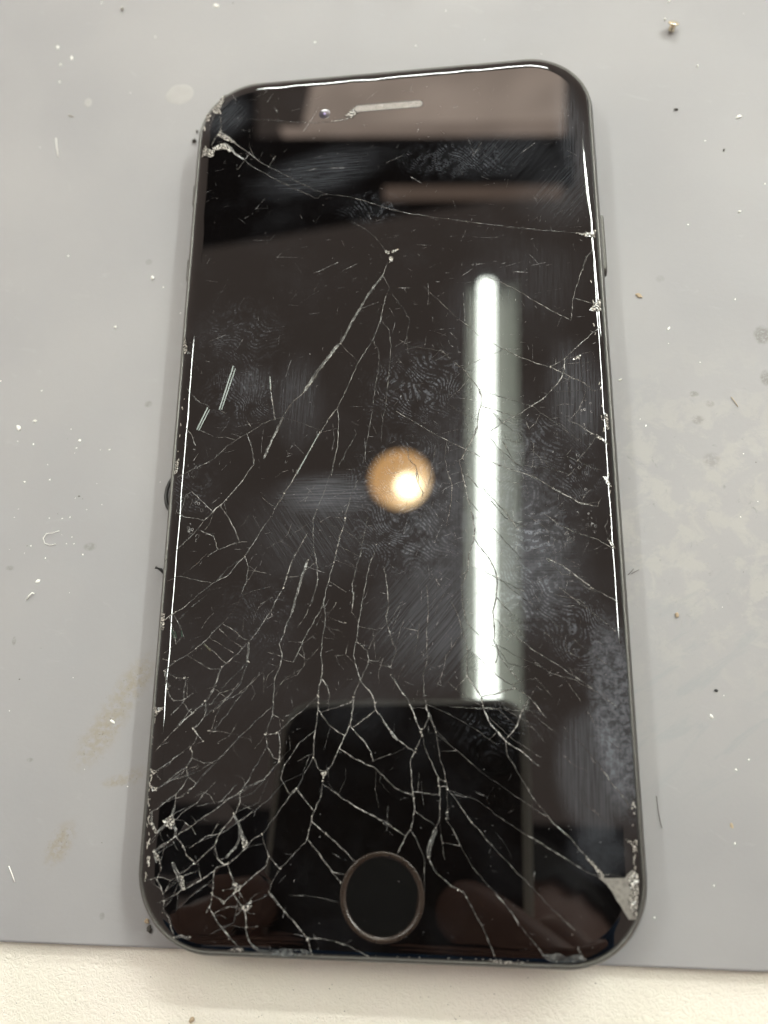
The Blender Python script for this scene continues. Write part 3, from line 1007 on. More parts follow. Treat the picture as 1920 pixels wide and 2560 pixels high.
# ---- scratches, specks and spots
sc = Geo()
def scratch(px, py, L, ang, w, bend=0.0):
    c = on_glass(px, py).xy; n = max(2, int(L / 0.35)); pts = []
    for k in range(n + 1):
        t = (k / n - 0.5) * L; a = math.radians(ang); q = Vector((math.cos(a), math.sin(a)))
        pts.append(c + q * t + Vector((-q.y, q.x)) * bend * (t * t))
    if any(sd(q.x, q.y, GLASS_IN) < 0.3 for q in pts): return
    if (c - HOME_C).length < HOME_R + 1: return
    sc.add(*ribbon(pts, w, px + py, 0.022))
r2 = random.Random(21)
for k in range(1150):
    x, y = r2.uniform(440, 1500), r2.uniform(200, 1720) if r2.random() < .9 else r2.uniform(1720, 2380)
    if k % 3 == 0: x, y = r2.gauss(1130, 190), r2.gauss(1180, 330)
    L = min(5.5, 0.25 + r2.expovariate(1 / 0.8)); a = r2.choice((r2.gauss(70, 18), r2.gauss(20, 14), r2.gauss(110, 20), r2.gauss(0, 12), r2.uniform(0, 180)))
    scratch(x, y, L, a, r2.uniform(0.022, 0.05) if L > 0.8 else r2.uniform(0.03, 0.07), r2.gauss(0, 0.03))
for x, y, L, a, w, b in ((690, 275, 1.6, 118, .09, 0), (675, 245, 2.0, 62, .07, 0), (778, 300, 5.6, 62, .09, .02), (585, 243, 1.9, 118, .11, 0), (842, 420, 2.6, -4, .12, 0), (780, 424, 1.7, 12, .10, 0), (928, 240, 2.4, 38, .07, 0), (815, 670, 4.4, 24, .09, 0), (875, 668, 2.6, 25, .07, 0), (920, 765, 3.6, 20, .07, 0),
                         (1300, 680, 2.4, 172, .12, 0), (1170, 680, 1.8, 35, .10, .05), (1200, 660, 1.5, 5, .08, 0), (1320, 370, 3, 38, .09, 0), (1010, 720, 1.9, -3, .1, 0), (1045, 325, .9, 75, .12, 0), (1140, 268, 1.2, 10, .1, 0), (1340, 500, 1.8, 110, .07, .04), (1040, 450, 2.4, -38, .11, 0), (1160, 765, 5, 92, .06, 0), (938, 2197, .8, 115, .2, 0), (1335, 2190, 1.1, 75, .08, 0), (1150, 1990, 2, 170, .1, 0), (1200, 1985, 1.2, -20, .12, 0), (545, 845, 2.8, 22, .06, 0), (600, 860, 2, 62, .06, 0)):
    scratch(x, y, L, a, w, b)
def speck(x, y, r, seed):
    c = on_glass(x, y)
    if sd(c.x, c.y, GLASS_IN) < 0.2: return
    v, f_ = blob(r * r2.uniform(.7, 1.6), r, r * 0.45, seed, 1, .6)
    z = glass_z(c.x, c.y)
    sc.add([(c.x + a, c.y + b, z + 0.01 + max(cc, -.01)) for a, b, cc in v], f_)
for k in range(300):
    speck(r2.uniform(440, 1540), r2.uniform(200, 2380), r2.choice((.03, .04, .045, .06)), k)
# ring shaped dried spots near the right and left edge
for k in range(60):
    if k < 40: x, y = r2.choice(((r2.gauss(1440, 28), r2.gauss(1215, 30)), (r2.gauss(1478, 12), r2.gauss(1310, 25)), (r2.gauss(1460, 10), r2.gauss(1060, 60)), (r2.gauss(1425, 12), r2.gauss(1345, 12))))
    else: x, y = r2.gauss(480, 12), r2.choice((r2.gauss(1255, 14), r2.gauss(1325, 14), r2.gauss(1150, 25)))
    c = on_glass(x, y).xy; R_ = r2.uniform(0.12, 0.3); e = r2.uniform(.5, 1); o = r2.uniform(0, 6); q = r2.uniform(3.5, 6.2)
    sc.add(*ribbon([c + Vector((math.cos(o + q * t / 9) * R_ * e, math.sin(o + q * t / 9) * R_)) for t in range(10)], .075, k, .02))
mesh_obj('scratches', sc.v, sc.f, M_SCRATCH, SCREEN, kind='stuff')

# ---- crushed glass patches and chips along the edges
def crushed(reg, poly, seed, h=0.12, step=0.55, mat=None):
    p = [on_glass(*tile(reg, *q)).xy for q in poly]; b = []
    for k in range(len(p)):
        a, c = p[k], p[(k + 1) % len(p)]; n = max(1, int((c - a).length / step))
        for i in range(n): b.append(a.lerp(c, i / n) + Vector((r2.gauss(0, .05), r2.gauss(0, .05))))
    nb = len(b); xs = [q.x for q in b]; ys = [q.y for q in b]
    for _ in range(int((max(xs) - min(xs)) * (max(ys) - min(ys)) / step / step)):
        b.append(Vector((r2.uniform(min(xs), max(xs)), r2.uniform(min(ys), max(ys)))))
    v2, _, f2, *_ = delaunay_2d_cdt(b, [(k, (k + 1) % nb) for k in range(nb)], [list(range(nb))], 1, 1e-5)
    V = [(q.x, q.y, glass_z(q.x, q.y) + 0.04 + r2.uniform(0, h)) for q in v2]
    F2 = []
    for q in f2:
        a, bb, c = (Vector(V[k]) for k in q[:3]); F2.append(tuple(q) if (bb - a).cross(c - a).z > 0 else tuple(q)[::-1])
    mesh_obj('crushed_glass', V, F2, mat or M_CRUSH, SCREEN)
crushed('M', [(255, 1075), (400, 1090), (570, 1080), (590, 1030), (650, 1000), (715, 1040), (720, 1360), (690, 1560), (610, 1560), (560, 1480), (470, 1340), (420, 1240), (350, 1160)], 1, 0.05, .7, M_WEDGE)
crushed('M', [(590, 1060), (650, 1010), (715, 1050), (718, 1360), (690, 1540), (640, 1500), (600, 1330), (640, 1240), (600, 1150)], 40, .16, .4)
crushed('M', [(570, 630), (640, 660), (690, 720), (655, 730), (600, 670)], 2, .1, .3)
crushed('M', [(110, 840), (170, 870), (250, 960), (310, 1030), (330, 1060), (270, 1060), (200, 950)], 3, .1, .35)
crushed('K', [(560, 270), (600, 260), (540, 400), (500, 490), (500, 600), (460, 590), (400, 590), (340, 520), (440, 430), (490, 340)], 4, .15, .4)
crushed('K', [(240, 620), (300, 580), (340, 620), (310, 720), (240, 720)], 5, .12, .35)
crushed('K', [(430, 960), (490, 890), (560, 940), (640, 1000), (740, 1090), (660, 1070), (550, 1030)], 6, .06, .4)
crushed('K', [(340, 1180), (450, 1130), (560, 1090), (680, 1180), (690, 1250), (640, 1260), (600, 1210), (500, 1200), (400, 1230)], 7, .15, .35)
crushed('K', [(230, 1130), (260, 1190), (390, 1240), (390, 1310), (320, 1340), (230, 1310), (180, 1350), (190, 1240)], 8, .2, .35)
crushed('L', [(320, 200), (380, 150), (390, 240), (340, 250), (290, 240)], 9, .1, .35)
crushed('L', [(350, 1240), (400, 1250), (440, 1300), (390, 1270)], 10, .08, .3)
crushed('L', [(400, 1550), (440, 1560), (470, 1640), (430, 1610)], 11, .08, .3)
crushed('L', [(445, 2050), (480, 2080), (505, 2130), (460, 2090)], 12, .08, .3)
crushed('L', [(410, 1050), (440, 1060), (450, 1180), (430, 1190)], 13, .1, .3)
crushed('J', [(170, 190), (260, 210), (200, 270), (160, 290)], 14, .14, .35)
crushed('J', [(165, 380), (250, 410), (240, 460), (180, 450)], 15, .12, .35)
crushed('J', [(310, 780), (420, 720), (450, 790), (440, 880), (330, 860)], 16, .1, .4)
crushed('J', [(160, 760), (190, 800), (250, 930), (220, 940), (170, 840)], 17, .16, .3)
crushed('J', [(210, 1140), (260, 1170), (280, 1270), (230, 1240)], 18, .14, .3)
crushed('J', [(500, 1420), (550, 1430), (570, 1580), (530, 1590)], 19, .1, .3)
crushed('J', [(1110, 1490), (1170, 1520), (1230, 1540), (1190, 1590), (1140, 1620)], 20, .1, .3)
crushed('J', [(1210, 950), (1290, 1040), (1270, 1120), (1230, 1110)], 21, .12, .3)
crushed('J', [(960, 1690), (1040, 1720), (1010, 1760)], 22, .08, .3)
crushed('J', [(1220, 1770), (1340, 1770), (1270, 1850)], 23, .06, .3)
crushed('G', [(1190, 480), (1240, 490), (1215, 540)], 24, .08, .3)
crushed('G', [(580, 1650), (660, 1625), (700, 1640), (670, 1665)], 25, .08, .35)
crushed('G', [(730, 1590), (800, 1640), (1100, 1640), (1140, 1670), (1000, 1690), (820, 1672)], 26, .05, .6, M_FACE)
crushed('H', [(930, 1490), (1040, 1480), (1080, 1500), (1160, 1480), (1200, 1520), (1100, 1535), (1000, 1535)], 27, .05, .6, M_FACE)
crushed('H', [(600, 1520), (700, 1520), (850, 1535), (700, 1540)], 28, .06, .4)
crushed('C', [(95, 600), (110, 640), (120, 720), (95, 740), (85, 690)], 29, .15, .3)
crushed('C', [(110, 715), (155, 735), (120, 745)], 30, .08, .3, M_FACE)
crushed('C', [(30, 1540), (60, 1530), (40, 1640), (15, 1650)], 31, .12, .3)
crushed('I', [(350, 180), (410, 190), (400, 320), (370, 440), (350, 400)], 32, .1, .3)
crushed('I', [(245, 1490), (400, 1480), (310, 1570), (260, 1620)], 33, .12, .35)
crushed('D', [(1310, 720), (1350, 705), (1345, 735), (1290, 750)], 34, .08, .25)
crushed('A', [(1545, 1490), (1580, 1505), (1575, 1530), (1555, 1525)], 35, .08, .2)
crushed('A', [(1590, 1500), (1650, 1485), (1645, 1500), (1600, 1515)], 38, .08, .2)
crushed('A', [(1575, 1550), (1610, 1545), (1605, 1580), (1580, 1590)], 39, .08, .2)
crushed('B', [(1330, 1372), (1440, 1360), (1480, 1340), (1470, 1400), (1400, 1395)], 36, .1, .3)
crushed('S', [(862, 290), (885, 270), (895, 282), (880, 295)], 37, .08, .25)
chips = Geo()
def chip(c, r, seed):
    v, f_ = blob(r * r2.uniform(.8, 2.4), r * r2.uniform(.4, 1.0), r * .5, seed, 1, 1.1)
    a = r2.uniform(0, 6.3); ca, sa = math.cos(a), math.sin(a); z = glass_z(c.x, c.y)
    chips.add([(c.x + x * ca - y * sa, c.y + x * sa + y * ca, z + .03 + zz_) for x, y, zz_ in v], f_)
for i, (w, p) in enumerate(fine):
    if w >= 2:
        for c in (p[0], p[-1]):
            if r2.random() < (.35 if w == 2 else .6): chip(c + Vector((r2.gauss(0, .08), r2.gauss(0, .08))), r2.uniform(.03, .07 if w == 2 else .11), i)
    if w == 3:
        for c in p:
            if r2.random() < .10: chip(c, r2.uniform(.04, .10), i)
def edge_chips(x0, y0, x1, y1, n, spread, rmax):
    for k in range(n):
        t = r2.random(); q = on_glass(x0 + (x1 - x0) * t, y0 + (y1 - y0) * t).xy + Vector((r2.gauss(0, spread), 0))
        if sd(q.x, q.y, GLASS_IN) < .02: continue
        v, f_ = blob(r2.uniform(.04, rmax * .7), r2.uniform(.08, rmax * 3.2) if abs(y1 - y0) > abs(x1 - x0) else .08, .05, k, 1, .9)
        z = glass_z(q.x, q.y); sl_ = r2.gauss(0, .25)
        chips.add([(q.x + a + b * sl_, q.y + b, glass_z(q.x + a, q.y + b) + .02 + c) for a, b, c in v], f_)
edge_chips(462, 840, 456, 900, 16, .12, .22); edge_chips(425, 1190, 410, 1270, 18, .15, .16)
edge_chips(400, 1440, 385, 1640, 26, .18, .16); edge_chips(386, 1640, 372, 2010, 40, .25, .15); edge_chips(372, 2010, 368, 2200, 22, .25, .15)
edge_chips(1478, 700, 1530, 1330, 22, .12, .13); edge_chips(1582, 1980, 1590, 2260, 30, .2, .14); edge_chips(600, 2380, 1400, 2405, 26, .1, .14)
edge_chips(505, 330, 520, 270, 10, .2, .2); edge_chips(470, 900, 440, 1180, 8, .1, .1)
mesh_obj('glass_chips', chips.v, chips.f, M_CHIP, SCREEN, kind='stuff')

# ---- earpiece, front camera, home button
def stadium(cx, cy, hl, r, z, n=12):
    pts = []
    for s, a0 in ((1, -90), (-1, 90)):
        for k in range(n + 1):
            a = math.radians(a0 + 180 * k / n); pts.append((cx + s * hl + r * math.cos(a), cy + r * math.sin(a), z))
    return pts
M_MESH, nt_, o_ = new_mat('speaker_mesh')
vv = coords_mm(nt_)
ck = N(nt_, 'TexVoronoi', {'Vector': vv, 'Scale': 6.0}).outputs[0]
cc_ = MIXC(nt_, RAMP(nt_, ck, 0.15, 0.5), (0.08, 0.075, 0.07), (0.24, 0.22, 0.20))
cc_ = MIXC(nt_, RAMP(nt_, NOISE(nt_, vv, 1.2, 3), .55, .7), cc_, (0.30, 0.285, 0.26))
nt_.links.new(PRIN(nt_, Base_Color=cc_, Roughness=0.5).outputs[0], o_.inputs[0])
EAR_Y = 60.8
EAR = mesh_obj('earpiece', [p for p in stadium(-0.1, EAR_Y, 5.1, 0.56, Z_TOP + 0.012)], [tuple(range(26))], M_MESH, PHONE)
v, f = loft([stadium(-0.1, EAR_Y, 5.1, 0.72, Z_TOP + 0.004), stadium(-0.1, EAR_Y, 5.1, 0.68, Z_TOP + 0.035), stadium(-0.1, EAR_Y, 5.1, 0.58, Z_TOP + 0.035), stadium(-0.1, EAR_Y, 5.1, 0.55, Z_TOP + 0.006)], True)
mesh_obj('slot_rim', v, f, simple('dark_slot_edge', (0.05, 0.045, 0.042), 0.3), EAR, smooth=True)
def disc(c, r, z, n=40): return [(c[0] + r * math.cos(2 * math.pi * k / n), c[1] + r * math.sin(2 * math.pi * k / n), z) for k in range(n)]
fc = (-10.95, 60.3)
v, f = loft([disc(fc, 0.95, Z_TOP + .006), disc(fc, .85, Z_TOP + .03), disc(fc, .5, Z_TOP + .02), disc(fc, .28, Z_TOP + .05)], True, False, True)
FCAM = mesh_obj('front_camera', v, f, simple('camera_glass', (0.05, 0.045, 0.055), 0.12, 0.2, .8), PHONE, smooth=True)
v, f = loft([disc(fc, .22, Z_TOP + .06, 16), disc(fc, .12, Z_TOP + .1, 16)], True, False, True)
mesh_obj('lens', v, f, simple('violet_lens', (0.25, 0.2, 0.42), 0.15, 0.3, .8), FCAM, smooth=True)
hp = [(5.45, 7.2), (5.45, 7.33), (5.33, 7.37), (5.05, 7.36), (4.82, 7.30), (4.70, 7.16)]
v, f = loft([disc(HOME_C, r, z, 72) for r, z in hp], True)
HB = mesh_obj('home_button', *loft([disc(HOME_C, 4.78, 7.16, 72), disc(HOME_C, 4.5, 7.175, 72), disc(HOME_C, 2, 7.165, 72)], True, False, True), M_HOME, PHONE, smooth=True)
mesh_obj('ring', v, f, M_RING, HB, smooth=True)

# ------------------------------------------------------------------ small things on the mat and table
def at(px, py, z=0.0): return on_z(px, py, z)
SCREW = empty('screw', tuple(at(1676, 82) * MM), label='tiny brass flat headed screw leaning on the mat', cat='screw')
def lathe(prof_, n=20):
    return loft([[(r * math.cos(2 * math.pi * k / n), r * math.sin(2 * math.pi * k / n), z) for k in range(n)] for r, z in prof_], True, True, True)
tilt = Matrix.Rotation(math.radians(14), 4, 'Y') @ Matrix.Rotation(math.radians(-26), 4, 'X')
for nm, pr, mt in (('shank', [(0.5, 0.3), (.68, .45), (.58, .6), (.7, .75), (.58, .9), (.7, 1.05), (.6, 1.25), (.66, 1.75)], M_BRASS), ('head', [(.66, 1.72), (1.1, 1.76), (1.22, 1.84), (1.2, 2.02), (1.05, 2.12), (.4, 2.16)], M_BRASS)):
    v, f = lathe(pr); o = mesh_obj(nm, [tuple(q * .8 for q in p) for p in v], f, mt, SCREW, smooth=True); o.matrix_local = tilt
def crumb(name, px, py, r, mat, label, cat, seed, group=None, rough=.6, z=None, rot=0):
    v, f = blob(*(q * .52 for q in r), seed, 2, rough)
    zmin = min(q[2] for q in v)
    o = mesh_obj(name, [(a, b, c - zmin) for a, b, c in v], f, mat, None, smooth=False, label=label, cat=cat, group=group)
    o.location = at(px, py, 0 if z is None else z) * MM; o.rotation_euler = (0, 0, math.radians(rot))
    return o
crumb('crumb', 307, 25, (.62, .75, .55), M_STEEL, 'round dark grey bead of solder on the mat far from the phone', 'crumb', 3, None, .3)
crumb('metal_sliver', 178, 291, (1.3, .28, .2), M_STEEL, 'thin grey metal sliver beside two pale dried drops', 'sliver', 5, None, .5, rot=-22)
crumb('crumb', 487, 355, (.8, .6, .6), M_DARK, 'dark brown crumb against the broken upper corner of the phone', 'crumb', 8)
crumb('crumb', 494, 332, (.35, .6, .5), M_DARK, 'narrow dark crumb touching the phone frame above a bigger crumb', 'crumb', 9)
crumb('crumb', 375, 2322, (.75, .9, .5), M_DARK, 'ragged brown dirt crumb by the rounded bottom corner of the phone', 'crumb', 12, None, .9)
crumb('crumb', 369, 2303, (.55, .6, .4), M_TAN, 'tan dirt grain beside the ragged crumb at the phone corner', 'crumb', 13, None, .9)
crumb('crumb', 1597, 740, (1.1, .6, .25), M_TAN, 'flat tan flake at the end of a faint grey scuff', 'flake', 15, None, .6, rot=-35)
crumb('crumb', 1692, 1538, (.45, .8, .35), M_TAN, 'small tan grain inside a brownish smudge on worn mat', 'grain', 16, None, .5)
crumb('crumb', 1829, 2064, (.4, .75, .12), M_TAN, 'oval tan speck alone on clean lower mat', 'grain', 17, None, .3, rot=10)
crumb('crumb', 1790, 1727, (.5, .38, .3), M_BLACK, 'shiny black grain on the scratched lower mat', 'grain', 18, None, .4)
crumb('crumb', 1690, 275, (.75, .3, .3), M_DARK, 'dark angular flake on the upper mat below the screw', 'flake', 19, None, .7)
crumb('crumb', 1809, 377, (.28, .5, .3), M_DARK, 'slim black grain on the pinkish upper part of the mat', 'grain', 20, None, .5, rot=-20)
crumb('crumb', 481, 2549, (.9, .6, .3), M_TAN, 'brown crumb on the cream table top', 'crumb', 23, None, .6, z=-2, rot=30)
for k, (x, y, r, rot) in enumerate(((145, 119, (.45, .6, .2), 30), (152, 162, (.32, .36, .2), 0), (180, 146, (.3, 1.0, .2), 15), (541, 15, (1.1, .6, .2), -30), (1847, 293, (.95, .5, .25), 15), (48, 1070, (.9, .6, .3), -40), (88, 1053, (.7, .35, .2), 0),
                                    (382, 696, (.5, .65, .3), 20), (289, 818, (.4, .4, .25), 0), (1672, 821, (.3, .6, .2), -35), (1550, 950, (.55, .22, .2), 20), (282, 1804, (.8, .4, .2), -35), (1672, 4, (.35, .35, .3), 0), (1662, 50, (.3, .3, .3), 0), (1744, 166, (.28, .35, .25), 0), (1778, 1790, (.35, .6, .2), 30), (1848, 530, (.6, .25, .2), 15), (200, 1101, (.5, .35, .2), 0), (96, 1453, (.75, .4, .2), 20))):
    crumb('white_fleck', x, y, r, M_WHITE, 'tiny white fleck lying on the grey mat', 'fleck', 40 + k, 'white flecks scattered on the mat', .6, rot=rot)
def drop(px, py, rx, ry, rot, label, seed):
    n = 36; rings = []
    for s, z in ((1, 0.004), (.93, .03), (.6, .022), (.15, .02)):
        rings.append([(rx * s * math.cos(a) * (1 + .12 * noise.noise(Vector((math.cos(a) * 1.5, math.sin(a) * 1.5, seed)))), ry * s * math.sin(a) * (1 + .15 * noise.noise(Vector((math.cos(a) * 1.5, math.sin(a) * 1.5, seed + 4)))), z) for a in (2 * math.pi * k / n for k in range(n))])
    v, f = loft(rings, True, False, True)
    o = mesh_obj('dried_drop', v, f, M_DROP, None, smooth=True, label=label, cat='stain'); o.location = at(px, py) * MM; o.rotation_euler = (0, 0, math.radians(rot))
drop(450, 236, 2.7, 2.2, 0, 'wide round pale dried drop on mat beside the broken phone corner', 1)
drop(220, 257, .75, .95, 10, 'small pale dried drop next to a metal sliver', 2)
def strand(name, pts, r, mat, label, cat, group=None, z0=.12, n=6, taper=None):
    P3 = [at(x, y, zz_ + z0) for x, y, zz_ in pts]; o0 = P3[0].copy(); o0.z = 0
    v, f = tube([p - o0 for p in P3], r, n, taper)
    o = mesh_obj(name, v, f, mat, None, smooth=True, label=label, cat=cat, group=group); o.location = o0 * MM
strand('rubber_strip', [(432, 1195, .4), (424, 1207, .5), (418, 1222, .5), (415, 1240, .5), (416, 1257, .5), (421, 1270, .4), (430, 1277, .3)], .34, M_BLACK, 'bent black rubber strip poking out from under the phone side', 'strip', None, .3)
strand('black_shred', [(388, 1418, .9), (395, 1421, .7), (402, 1424, .4), (408, 1430, .2), (415, 1424, .2)], .2, M_BLACK, 'crooked black shred sticking out beside the phone frame', 'shred', None, .2, 6, [1.2, .8, 1.3, 1.6, .8])
strand('hair', [(1570, 1437, .1), (1577, 1430, .2), (1584, 1422, .1)], .035, M_DARK, 'short dark hair touching the phone frame over worn mat', 'hair', 'hairs by the phone frame', .05)
strand('hair', [(1578, 1435, .1), (1588, 1429, .2), (1598, 1424, .1)], .035, M_DARK, 'short dark hair touching the phone frame over worn mat', 'hair', 'hairs by the phone frame', .05)
strand('hair', [(1641, 1990, .1), (1646, 2030, .2), (1650, 2050, .2), (1655, 2070, .1)], .045, M_DARK, 'thin dark hair alone on the lower mat', 'hair', None, .05)
strand('fibre', [(65, 1500, .1), (72, 1490, .3), (80, 1482, .5), (86, 1484, .3)], .1, M_WHITE, 'hooked white fibre on the mat', 'fibre', None, .1)
strand('fibre', [(140, 1360, .1), (125, 1363, .1), (112, 1358, .2), (108, 1345, .2), (116, 1334, .2), (130, 1333, .2), (148, 1327, .1)], .05, M_WHITE, 'curled loop of white fibre on the mat', 'fibre', None, .06)
strand('fibre', [(140, 345, .1), (142, 370, .1), (146, 392, .1)], .07, M_WHITE, 'straight pale fibre below the metal sliver', 'fibre', None, .06)
strand('fibre', [(22, 2165, .1), (30, 2185, .1), (37, 2205, .1)], .08, M_WHITE, 'slightly bent white fibre near the mat edge', 'fibre', None, .06)
strand('fibre', [(1828, 992, .1), (1838, 1005, .1), (1845, 1017, .1)], .06, M_TAN, 'reddish brown fibre on worn mat', 'fibre', None, .05)
dust = Geo(); dustd = Geo()
r3 = random.Random(5)
for k in range(140):
    x, y = r3.uniform(0, 1920), r3.uniform(0, 2350)
    if r3.random() < .25: x, y = r3.gauss(140, 70), r3.gauss(1250, 160)
    p = at(x, y)
    if p.y < MAT_Y + 1: continue
    if sd(p.x, p.y) > -1.5: continue
    r = r3.choice((.05, .06, .075, .09, .12)); v, f = blob(r * r3.uniform(.7, 1.9), r, r * .5, k, 1, .6); a = r3.uniform(0, 6); ca, sa = math.cos(a), math.sin(a)
    (dust if r3.random() < .8 else dustd).add([(p.x + q * ca - w * sa, p.y + q * sa + w * ca, z + r * .3) for q, w, z in v], f)
for k in range(50):
    x, y = r3.uniform(0, 1920), r3.uniform(2440, 2560); p = at(x, y, -2); r = r3.choice((.04, .05, .07)); v, f = blob(r * r3.uniform(.7, 1.9), r, r * .4, k, 1, .6)
    if p.y < MAT_Y - .5: dustd.add([(p.x + q, p.y + w, -2 + z + r * .2) for q, w, z in v], f)
mesh_obj('pale_dust', dust.v, dust.f, M_WHITE, kind='stuff', label='fine pale dust scattered over the grey mat', cat='dust')
mesh_obj('dark_dust', dustd.v, dustd.f, M_DARK, kind='stuff', label='fine dark grit scattered over mat and table', cat='dust')

# ------------------------------------------------------------------ things above the table that the glass mirrors
M_HOUSING = simple('grey_enamel', (0.34, 0.34, 0.31), 0.5)
M_TUBE = emitter('tube_glow', (0.93, 1.0, 0.90), TUBE_E)
FL = empty('fluorescent_lamp', tuple((tA + tB) / 2 * MM), label='fluorescent tube lamp above the table, mirrored as a white bar', cat='lamp')
mid = (tA + tB) / 2
def rel(v, c): return [tuple(Vector(p) - c) for p in v]
v, f = tube([tA, tA.lerp(tB, .5), tB], 10.4, 14)
mesh_obj('tube', rel(v, mid), f, M_TUBE, FL, smooth=True)
sidev = Vector((-tdir.y, tdir.x, 0)).normalized()
if sidev.x < 0: sidev = -sidev
def hpt(t, s, z): q = tA + tdir * t + sidev * s; return (q.x, q.y, TUBE_Z + z)
g = Geo()
cs = [(-24, 18), (-22, 26), (16, 27), (38, 24), (40, 12), (42, 12), (42, 44), (-26, 44), (-26, 18)]
v, f = loft([[hpt(t, s, z) for s, z in cs] for t in (-8, 612)], True, True, True)
mesh_obj('housing', rel(v, mid), f, M_HOUSING, FL)
for t0 in (-6, 600):
    v, f = tube([tA + tdir * (t0 + k * 5) for k in range(3)], 11.4, 16)
    mesh_obj('end_cap', rel(v, mid), f, simple('grey_cap', (0.4, 0.4, 0.4), 0.4, .5), FL, smooth=True)

# added unseen tube lamps over the bench: they light it and edge the phone's curved rim with thin bright lines
def copy_lamp(loc, rz, label, length=2.0):
    r = FL.copy(); COL.objects.link(r); r.location = Vector(loc) * MM; r.rotation_euler = (0, 0, math.radians(rz)); r['label'] = label
    r.scale = (1, length, 1)
    for ch in FL.children:
        c = ch.copy(); COL.objects.link(c); c.parent = r
        if ch.data.materials[0] == M_TUBE: c.data = added_tube
added_tube = [c for c in FL.children if c.data.materials[0] == M_TUBE][0].data.copy()
added_tube.materials[0] = emitter('added_tube_glow', (0.95, 1.0, 0.95), ADDED_TUBE_E)
LAMPS = 'tube lamps over the bench'
FL['group'] = LAMPS
copy_lamp((-950, 500, 1700), 0, 'added high fill tube lamp beyond the volume button side of the phone', 1.6)
copy_lamp((700, 420, 900), 0, 'added long tube lamp beyond the power button side of the phone', 1.0)
copy_lamp((640, 640, 720), 90, 'added low tube lamp set square to the bench beside the power button side', 1.0)
copy_lamp((-60, 1000, 700), 90, 'added short tube lamp across the bench beyond the earpiece end', 0.8)

LP = empty('round_lamp', tuple(lampC * MM), label='round warm lamp above the table, mirrored as an orange disc', cat='lamp')
n = 40
M_SHADE, nt_, o_ = new_mat('glowing_amber_shade')
tc_ = N(nt_, 'TexCoord').outputs['Object']
ds_ = N(nt_, 'VectorMath', {0: tc_, 1: (0.012, -0.008, 0.012)}, operation='DISTANCE').outputs['Value']
fa_ = RAMP(nt_, ds_, 0.058, 0.012)
em_ = N(nt_, 'Emission', {'Color': MIXC(nt_, fa_, (1.0, 0.56, 0.22), (1.0, 0.80, 0.48)), 'Strength': MA(nt_, 'ADD', MA(nt_, 'MULTIPLY', MA(nt_, 'POWER', fa_, 1.6), 30.0), LAMP_E * 0.8)})
nt_.links.new(em_.outputs[0], o_.inputs[0])
v, f = loft([[(r * math.cos(2 * math.pi * k / n), r * math.sin(2 * math.pi * k / n), z) for k in range(n)] for r, z in ((50, 0), (46, 16), (36, 30), (18, 38), (4, 40))], True, False, True)
mesh_obj('shade', v, [q[::-1] for q in f], M_SHADE, LP, smooth=True)
v, f = blob(21, 21, 14, 1, 3, 0.0)
bo = mesh_obj('bulb', v, f, emitter('bulb_glow', (1.0, 0.86, 0.55), 62.0), LP, smooth=True)
bo.location = Vector((12, -9, 8)) * MM
v, f = tube([(0, 0, 40), (0, 0, 300)], 3, 8)
mesh_obj('cord', v, f, M_BLACK, LP)

def overhead(name, quad_px, h, th, mat, label, cat, **kw):
    q = [mirrored(x, y, h) for x, y in quad_px]; c = sum(q, Vector()) / 4
    v = [tuple(p - c) for p in q] + [tuple(p - c + Vector((0, 0, th))) for p in q]
    f = [(0, 1, 2, 3), (7, 6, 5, 4), (0, 4, 5, 1), (1, 5, 6, 2), (2, 6, 7, 3), (3, 7, 4, 0)]
    bm = bmesh.new(); vs_ = [bm.verts.new(p) for p in v]
    for k in f: bm.faces.new([vs_[i] for i in k])
    bmesh.ops.recalc_face_normals(bm, faces=bm.faces)
    bm.verts.index_update(); v = [tuple(a.co) for a in bm.verts]; f = [tuple(a.index for a in k.verts) for k in bm.faces]; bm.free()
    o = mesh_obj(name, v, f, mat, None, label=label, cat=cat, **kw); o.location = c * MM
    return o
M_LIGHTP = emitter('panel_glow', (1.0, 0.80, 0.66), PANEL_E, .2, 4)
overhead('ceiling_light', [(800, 120), (1412, 90), (1412, 285), (760, 300)], 1300, 20, M_LIGHTP, 'wide dim ceiling light panel, mirrored brown beside the earpiece', 'light')
overhead('ceiling_light', [(700, 318), (1412, 300), (1412, 340), (720, 350)], 1300, 20, emitter('panel_glow_dim', (1.0, .78, .64), PANEL_E * .8, .2, 4), 'narrow dim ceiling light strip next to the wide light panel', 'light')
M_OVERHEAD = simple('overhead_black', (0.02, 0.022, 0.028), 0.6)
overhead('black_overhead', [(380, 345), (1440, 338), (1440, 462), (380, 640)], 1250, 6, M_OVERHEAD, 'long black ceiling beam behind the lamps, mirrored as a dark band', 'beam')
overhead('black_overhead', [(380, 150), (640, 150), (640, 344), (380, 344)], 1250, 6, M_OVERHEAD, 'short black ceiling beam end beside the light panel', 'beam')
overhead('black_overhead', [(330, 2000), (1640, 2075), (1640, 2335), (330, 2280)], 1000, 6, M_OVERHEAD, 'added black board straight above the home button end, darkening its reflection', 'beam')  # added board that darkens the reflection in the lower glass
overhead('ceiling_light', [(960, 466), (1405, 462), (1405, 492), (960, 497)], 1235, 6, emitter('strip_glow', (1.0, .72, .56), 1.7, .2, 4), 'thin faint ceiling strip light between beam and tube lamp', 'light')

